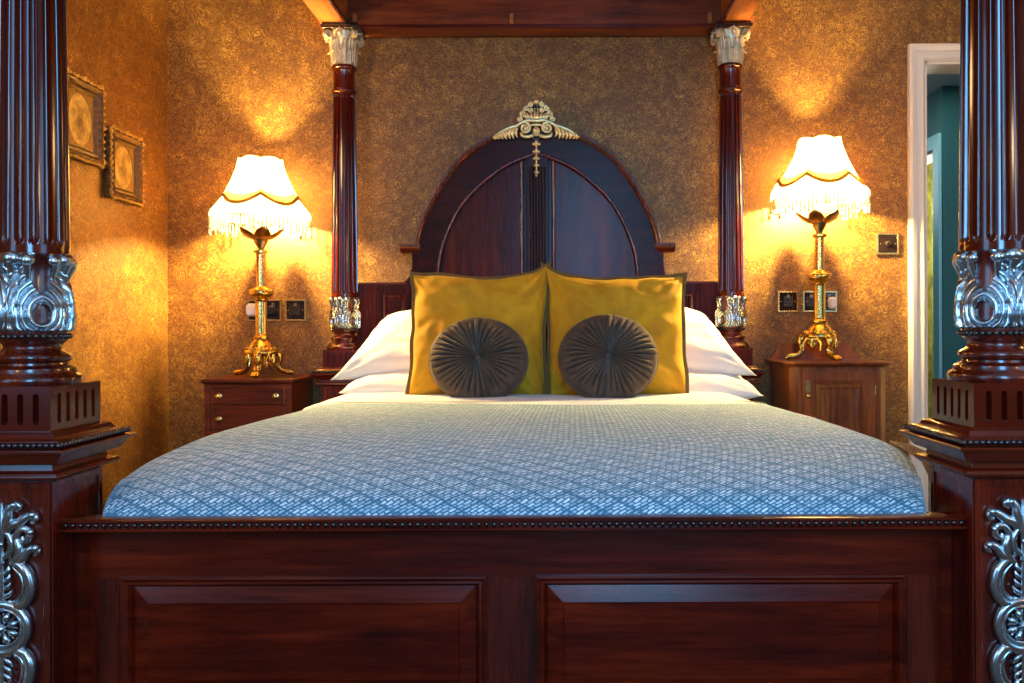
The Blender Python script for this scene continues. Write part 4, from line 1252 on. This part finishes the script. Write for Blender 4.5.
    mb.grid(lambda u, v: shade_pt(2*PI*u, v), N, 22, lambda u, v: (u, v))
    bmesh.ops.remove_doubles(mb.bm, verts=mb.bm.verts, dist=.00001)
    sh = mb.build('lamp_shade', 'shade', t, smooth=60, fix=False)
    mb = MB()
    for j in range(6):
        th = 2*PI*j/6
        mb.tube([shade_pt(th, v/12, .3) for v in range(13)], .75*k, 6)
    mb.tube([shade_pt(2*PI*i/N, 1, .8) for i in range(N)], 2.0*k, 6, closed=True, )
    mb.tube([shade_pt(2*PI*i/N, 0, 0) for i in range(N)], .8*k, 6, closed=True)
    mb.build('braid', 'trim_braid', sh, smooth=60)
    # white valance under the scallops
    mb = MB(); NV = 6
    def val(th, v):
        x, y, z = shade_pt(th, 1, .2)
        zl = (161)*k
        f = 1+.17*math.sin(min(1, v*1.5)*PI/2)
        return (x*f, y*f, lerp(z-.001, zl, v))
    V = [[mb.v(val(2*PI*i/N, j/NV)) for i in range(N)] for j in range(NV+1)]
    for j in range(NV):
        for i in range(N): mb.f([V[j][i], V[j][(i+1) % N], V[j+1][(i+1) % N], V[j+1][i]])
    mb.build('valance', 'valance', sh, smooth=60, fix=False)
    mb = MB(); rnd = random.Random(5)
    ns = 76
    for j in range(ns):
        th = 2*PI*j/ns; x, y, z = val(th, 1)
        ln = rnd.uniform(8, 16)
        q = 0
        while q < ln:
            mb.sphere((x, y, z-(q+.9)*k), (.95 if q < ln-2 else 1.35)*k, 6, 4, (1, 1, 1.25)); q += 2.2
    fr = mb.build('bead_fringe', 'fringe', sh, smooth=60); fr['kind'] = 'stuff'
    # wire gallery that holds the shade
    mb = MB()
    mb.tube([(rt*.95*k, 0, zt*k), (0, 0, 196*k), (-rt*.95*k, 0, zt*k)], .5*k, 6); mb.tube([(0, rt*.95*k, zt*k), (0, 0, 196*k), (0, -rt*.95*k, zt*k)], .5*k, 6)
    mb.tube([(0, 0, 188*k), (0, 0, 197*k)], .9*k, 6)
    mb.build('shade_carrier', 'brass', t, smooth=50)
    return t
LAMPL = (-1.314, 3.725, .779); LAMPR = (1.192, 3.725, .843)
lampl = make_lamp(LAMPL, math.radians(49.4), 'brass table lamp with fringed shade on the dark chest, left of the bed')
make_lamp(LAMPR, math.radians(55.5), 'brass table lamp with fringed shade on the walnut cabinet, right of the bed')
for c in lampl.children:
    if c.name.startswith(('lamp_shade', 'shade_carrier')): c.location.z = -.016

# ================================================================== WALL PLATES
def plate(name, u0, u1, y0, y1, label, cat, kind):
    D = WB; x0, z1 = px2(u0, y0, D); x1, z0 = px2(u1, y1, D)
    t = thing(name, ((x0+x1)/2, D, z0), label, cat)
    w = (x1-x0)/2; h = z1-z0
    mb = MB()
    def rc(d, y): return [(-w+d, y, d), (w-d, y, d), (w-d, y, h-d), (-w+d, y, h-d)]
    mb.rings([rc(0, 0), rc(0, -.007), (rc(.003, -.011)), rc(.009, -.011), rc(.012, -.007)], True, True, True)
    mb.build('rim', 'plate_brass', t, smooth=0)
    mb = MB(); mb.rings([rc(.012, -.006), rc(.012, -.0085)]); mb.build('face', 'plate_dark', t, smooth=0)
    for s in (-1, 1):
        mb = MB(); mb.sphere((s*(w-.019), -.009, h/2), .0032, 8, 5, (1, .5, 1)); mb.build('screw', 'plate_brass', t, smooth=50)
    mb = MB()
    if kind == 'switch':
        mb.lathe([(.013, 0), (.013, .004), (.010, .006)], 20); mb.xf(Matrix.Translation((0, -.0085, h/2)) @ Matrix.Rotation(PI/2, 4, 'X')); mb.build('collar', 'brass_dark', t, smooth=40)
        mb = MB(); mb.tube([(0, -.012, h/2), (0, -.026, h/2+.005), (0, -.031, h/2+.008)], [.005, .0055, .004], 10); mb.build('toggle', 'black_plastic', t, smooth=50)
    else:
        n = 2 if kind == 'double' else 1
        for q in range(n):
            ox = 0 if n == 1 else (q-.5)*w*1.0
            mb = MB(); mb.box(ox-.020, ox+.020, -.0095, -.008, h/2-.022, h/2+.026)
            ins = mb.build('insert', 'black_plastic', t, smooth=0)
            for (a0, a1, b0, b1) in ((-.003, .003, .004, .013), (-.014, -.008, -.012, -.008), (.008, .014, -.012, -.008)):
                mb = MB(); mb.box(ox+a0, ox+a1, -.0100, -.0094, h/2+b0, h/2+b1); mb.build('pin_slot', 'bead_wood', ins, smooth=0)
            mb = MB(); mb.box(ox-.006, ox+.006, -.014, -.008, h-.034, h-.020)
            mb.build('rocker', 'brass_dark', t, smooth=0, bevel=.001)
    return t
plate('double_socket', 247.5, 282.5, 298, 320.5, 'brass double wall socket behind the left lamp column', 'socket', 'double')
plate('wall_socket', 285, 307, 298, 320.5, 'small square brass socket right of the left lamp', 'socket', 'single')
plate('wall_socket', 777, 798.5, 291.5, 313.5, 'square brass socket, leftmost of the plates behind the right lamp', 'socket', 'single')
plate('double_socket', 802, 837, 291.5, 313.5, 'brass double wall socket behind the right lamp column', 'socket', 'double')
plate('light_switch', 876, 899, 234, 256, 'square brass light switch between the right lamp and the doorway', 'switch', 'switch')
def plug(u, y, mat, label, w=.046, h=.052):
    x, z = px2(u, y, WB)
    mb = MB(); R = []
    for s, d in ((.80, -.010), (.98, -.012), (1, -.022), (.92, -.034), (.70, -.040)):
        ring = []
        for k in range(24):
            t = 2*PI*k/24; c, sn = math.cos(t), math.sin(t)
            ring.append((math.copysign(abs(c)**.6, c)*w/2*s, d, math.copysign(abs(sn)**.6, sn)*h/2*s))
        R.append(ring)
    mb.rings(R); t = mb.build('plug', mat, smooth=40, loc=(x, WB, z)); tag(t, label, 'plug')
plug(253.0, 309, 'white_plastic', 'white plug in the double socket, left of the left lamp column', .044, .062)
plug(273, 310, 'black_plastic', 'black plug in the double socket, right of the left lamp column', .034, .050)
plug(831, 304, 'white_plastic', 'white plug in the double socket behind the right lamp', .040, .056)

# ================================================================== PICTURES on the left wall
def picture(y0, y1, z0, z1, label, seed):
    t = thing('framed_picture', (WL, (y0+y1)/2, z0), label, 'picture')
    w = (y1-y0)/2; h = z1-z0
    # local: wall is x=0, proud = +x ; a along y
    def rc(d, x, n=22, wob=0, ph=0):
        pts = []
        W_, H_ = w-d, h/2-d
        for s in range(4):
            for i in range(n):
                f = i/n*2-1
                a, b = [(f, -1), (1, f), (-f, 1), (-1, -f)][s]
                q = wob*math.cos((i/n)*2*PI*5)
                pts.append((x, a*(W_+(q if s in (1, 3) else 0)), h/2+b*(H_+(q if s in (0, 2) else 0))))
        return pts
    mb = MB()
    mb.rings([rc(.004, .002, 44), rc(.002, .020, 44, .004), rc(.006, .034, 44, .004), rc(.016, .040, 44, .002), rc(.026, .032, 44, .001), rc(.030, .024, 44), rc(.034, .026, 44), rc(.040, .028, 44), (rc(.044, .022, 44)), rc(.050, .016, 44), rc(.052, .010, 44)], True, True, False)
    mb.build('frame', 'picture_gold', t, smooth=50)
    mb = MB(); rnd = random.Random(seed)
    # carved leaf knobs all round
    for s in range(4):
        n = 11
        for i in range(n):
            f = (i+.5)/n*2-1; a, b = [(f, -1), (1, f), (-f, 1), (-1, -f)][s]
            sc = 1.5 if i in (0, n-1, n//2) else 1
            c = Vector((.030, a*(w-.006), h/2+b*(h/2-.006)))
            tang = Vector((0, 1, 0)) if s in (0, 2) else Vector((0, 0, 1))
            outw = Vector((0, 0, b)) if s in (0, 2) else Vector((0, a, 0))
            mb.tube([c-tang*.010*sc+outw*-.002, c+outw*.006*sc+Vector((.006, 0, 0)), c+tang*.009*sc-outw*.001], [.003, .0060*sc, .0022], 7)
            mb.sphere(tuple(c+tang*.010+outw*.003*sc), .0042*sc, 7, 5)
    mb.build('carved_edge', 'slip_gold', t, smooth=60)
    mb = MB(); lay = None
    def fnp(u, v): return (.0125, lerp(-w+.05, w-.05, u), lerp(.05, h-.05, v))
    mb.grid(fnp, 2, 2, lambda u, v: (u, v))
    mb.build('print', engraving(seed), t, smooth=0, solid=.002)
    # oval spandrel mount
    mb = MB(); n = 64; I = []; O = []
    W_, H_ = w-.050, h/2-.050
    for i in range(n):
        th = 2*PI*i/n; c, s_ = math.cos(th), math.sin(th)
        I.append((.94*W_*c, h/2+.94*H_*s_)); m = 1/max(abs(c), abs(s_)); O.append((W_*c*m, h/2+H_*s_*m))
    V = [[mb.v((x, a, b)) for a, b in P] for x, P in ((.0145, O), (.0175, O), (.0175, I), (.0145, I))]
    for r in range(3):
        for k in range(n): mb.f([V[r][k], V[r][(k+1) % n], V[r+1][(k+1) % n], V[r+1][k]])
    mb.build('oval_mount', 'mount_gold', t, smooth=30)
    return t
picture(3.02, 3.29, 1.635, 1.945, 'ornate gilt framed sepia print on the left wall, higher and nearer the bed post', 2)
picture(3.343, 3.60, 1.527, 1.812, 'ornate gilt framed sepia print on the left wall, lower and nearer the corner', 5)

# ================================================================== LIGHT
def point(name, loc, power, col, size):
    l = bpy.data.lights.new(name, 'POINT'); l.energy = power; l.color = col; l.shadow_soft_size = size
    o = bpy.data.objects.new(name, l); COL.objects.link(o); o.location = loc; return o
k = 1/223.0
def area(name, loc, rot, sx, sy, power, col):
    l = bpy.data.lights.new(name, 'AREA'); l.shape = 'RECTANGLE'; l.size = sx; l.size_y = sy; l.energy = power; l.color = col
    o = bpy.data.objects.new(name, l); COL.objects.link(o); o.location = loc; o.rotation_euler = rot; return o
area('window_daylight', ((WX0+WX1)/2, WF-.12, (WZ0+WZ1)/2), (PI/2, 0, 0), WX1-WX0, WZ1-WZ0, 128, (.17, .54, 1.0))
for wx in (-1.35, 2.3): point('warm_fill', (wx, -1.0, 1.9), 26, (1, .62, .38), .12)  # unseen warm fill behind the camera, added to redden the wood
for wx, pw in ((WL+.50, 26), (WR-.16, 28)): point('warm_fill', (wx, 2.25, 2.05), pw, (1, .60, .28), .14)  # added fill on both sides of the bed, warms headboard and walls
for wx in (HX+.45,): point('side_room_fill', (wx, 6.2, 1.8), 60, (1, .95, .75), .1)  # added fill, no lamp in view; brightens the gold wallpaper strip
area('window_daylight', (WL-.10, sum(SWL)/2, sum(SZ)/2), (PI/2, 0, -PI/2), SWL[1]-SWL[0], SZ[1]-SZ[0], 36, (.17, .54, 1.0))  # blue fill through the added left window
area('window_daylight', (WR+.10, sum(SWR)/2, sum(SZ)/2), (PI/2, 0, PI/2), SWR[1]-SWR[0], SZ[1]-SZ[0], 28, (.17, .54, 1.0))  # blue fill through the added right window
area('hall_daylight', (1.75, 6.6, 2.2), (math.radians(-60), 0, 0), .8, .8, 14, (.75, .9, 1.0))
area('hall_ceiling_light', (1.85, 4.40, 2.33), (0, 0, 0), .3, .3, 5, (1, .85, .7))
w = bpy.data.worlds.new('world'); scene.world = w; w.use_nodes = True
w.node_tree.nodes['Background'].inputs[0].default_value = (.35, .6, 1, 1); w.node_tree.nodes['Background'].inputs[1].default_value = .6
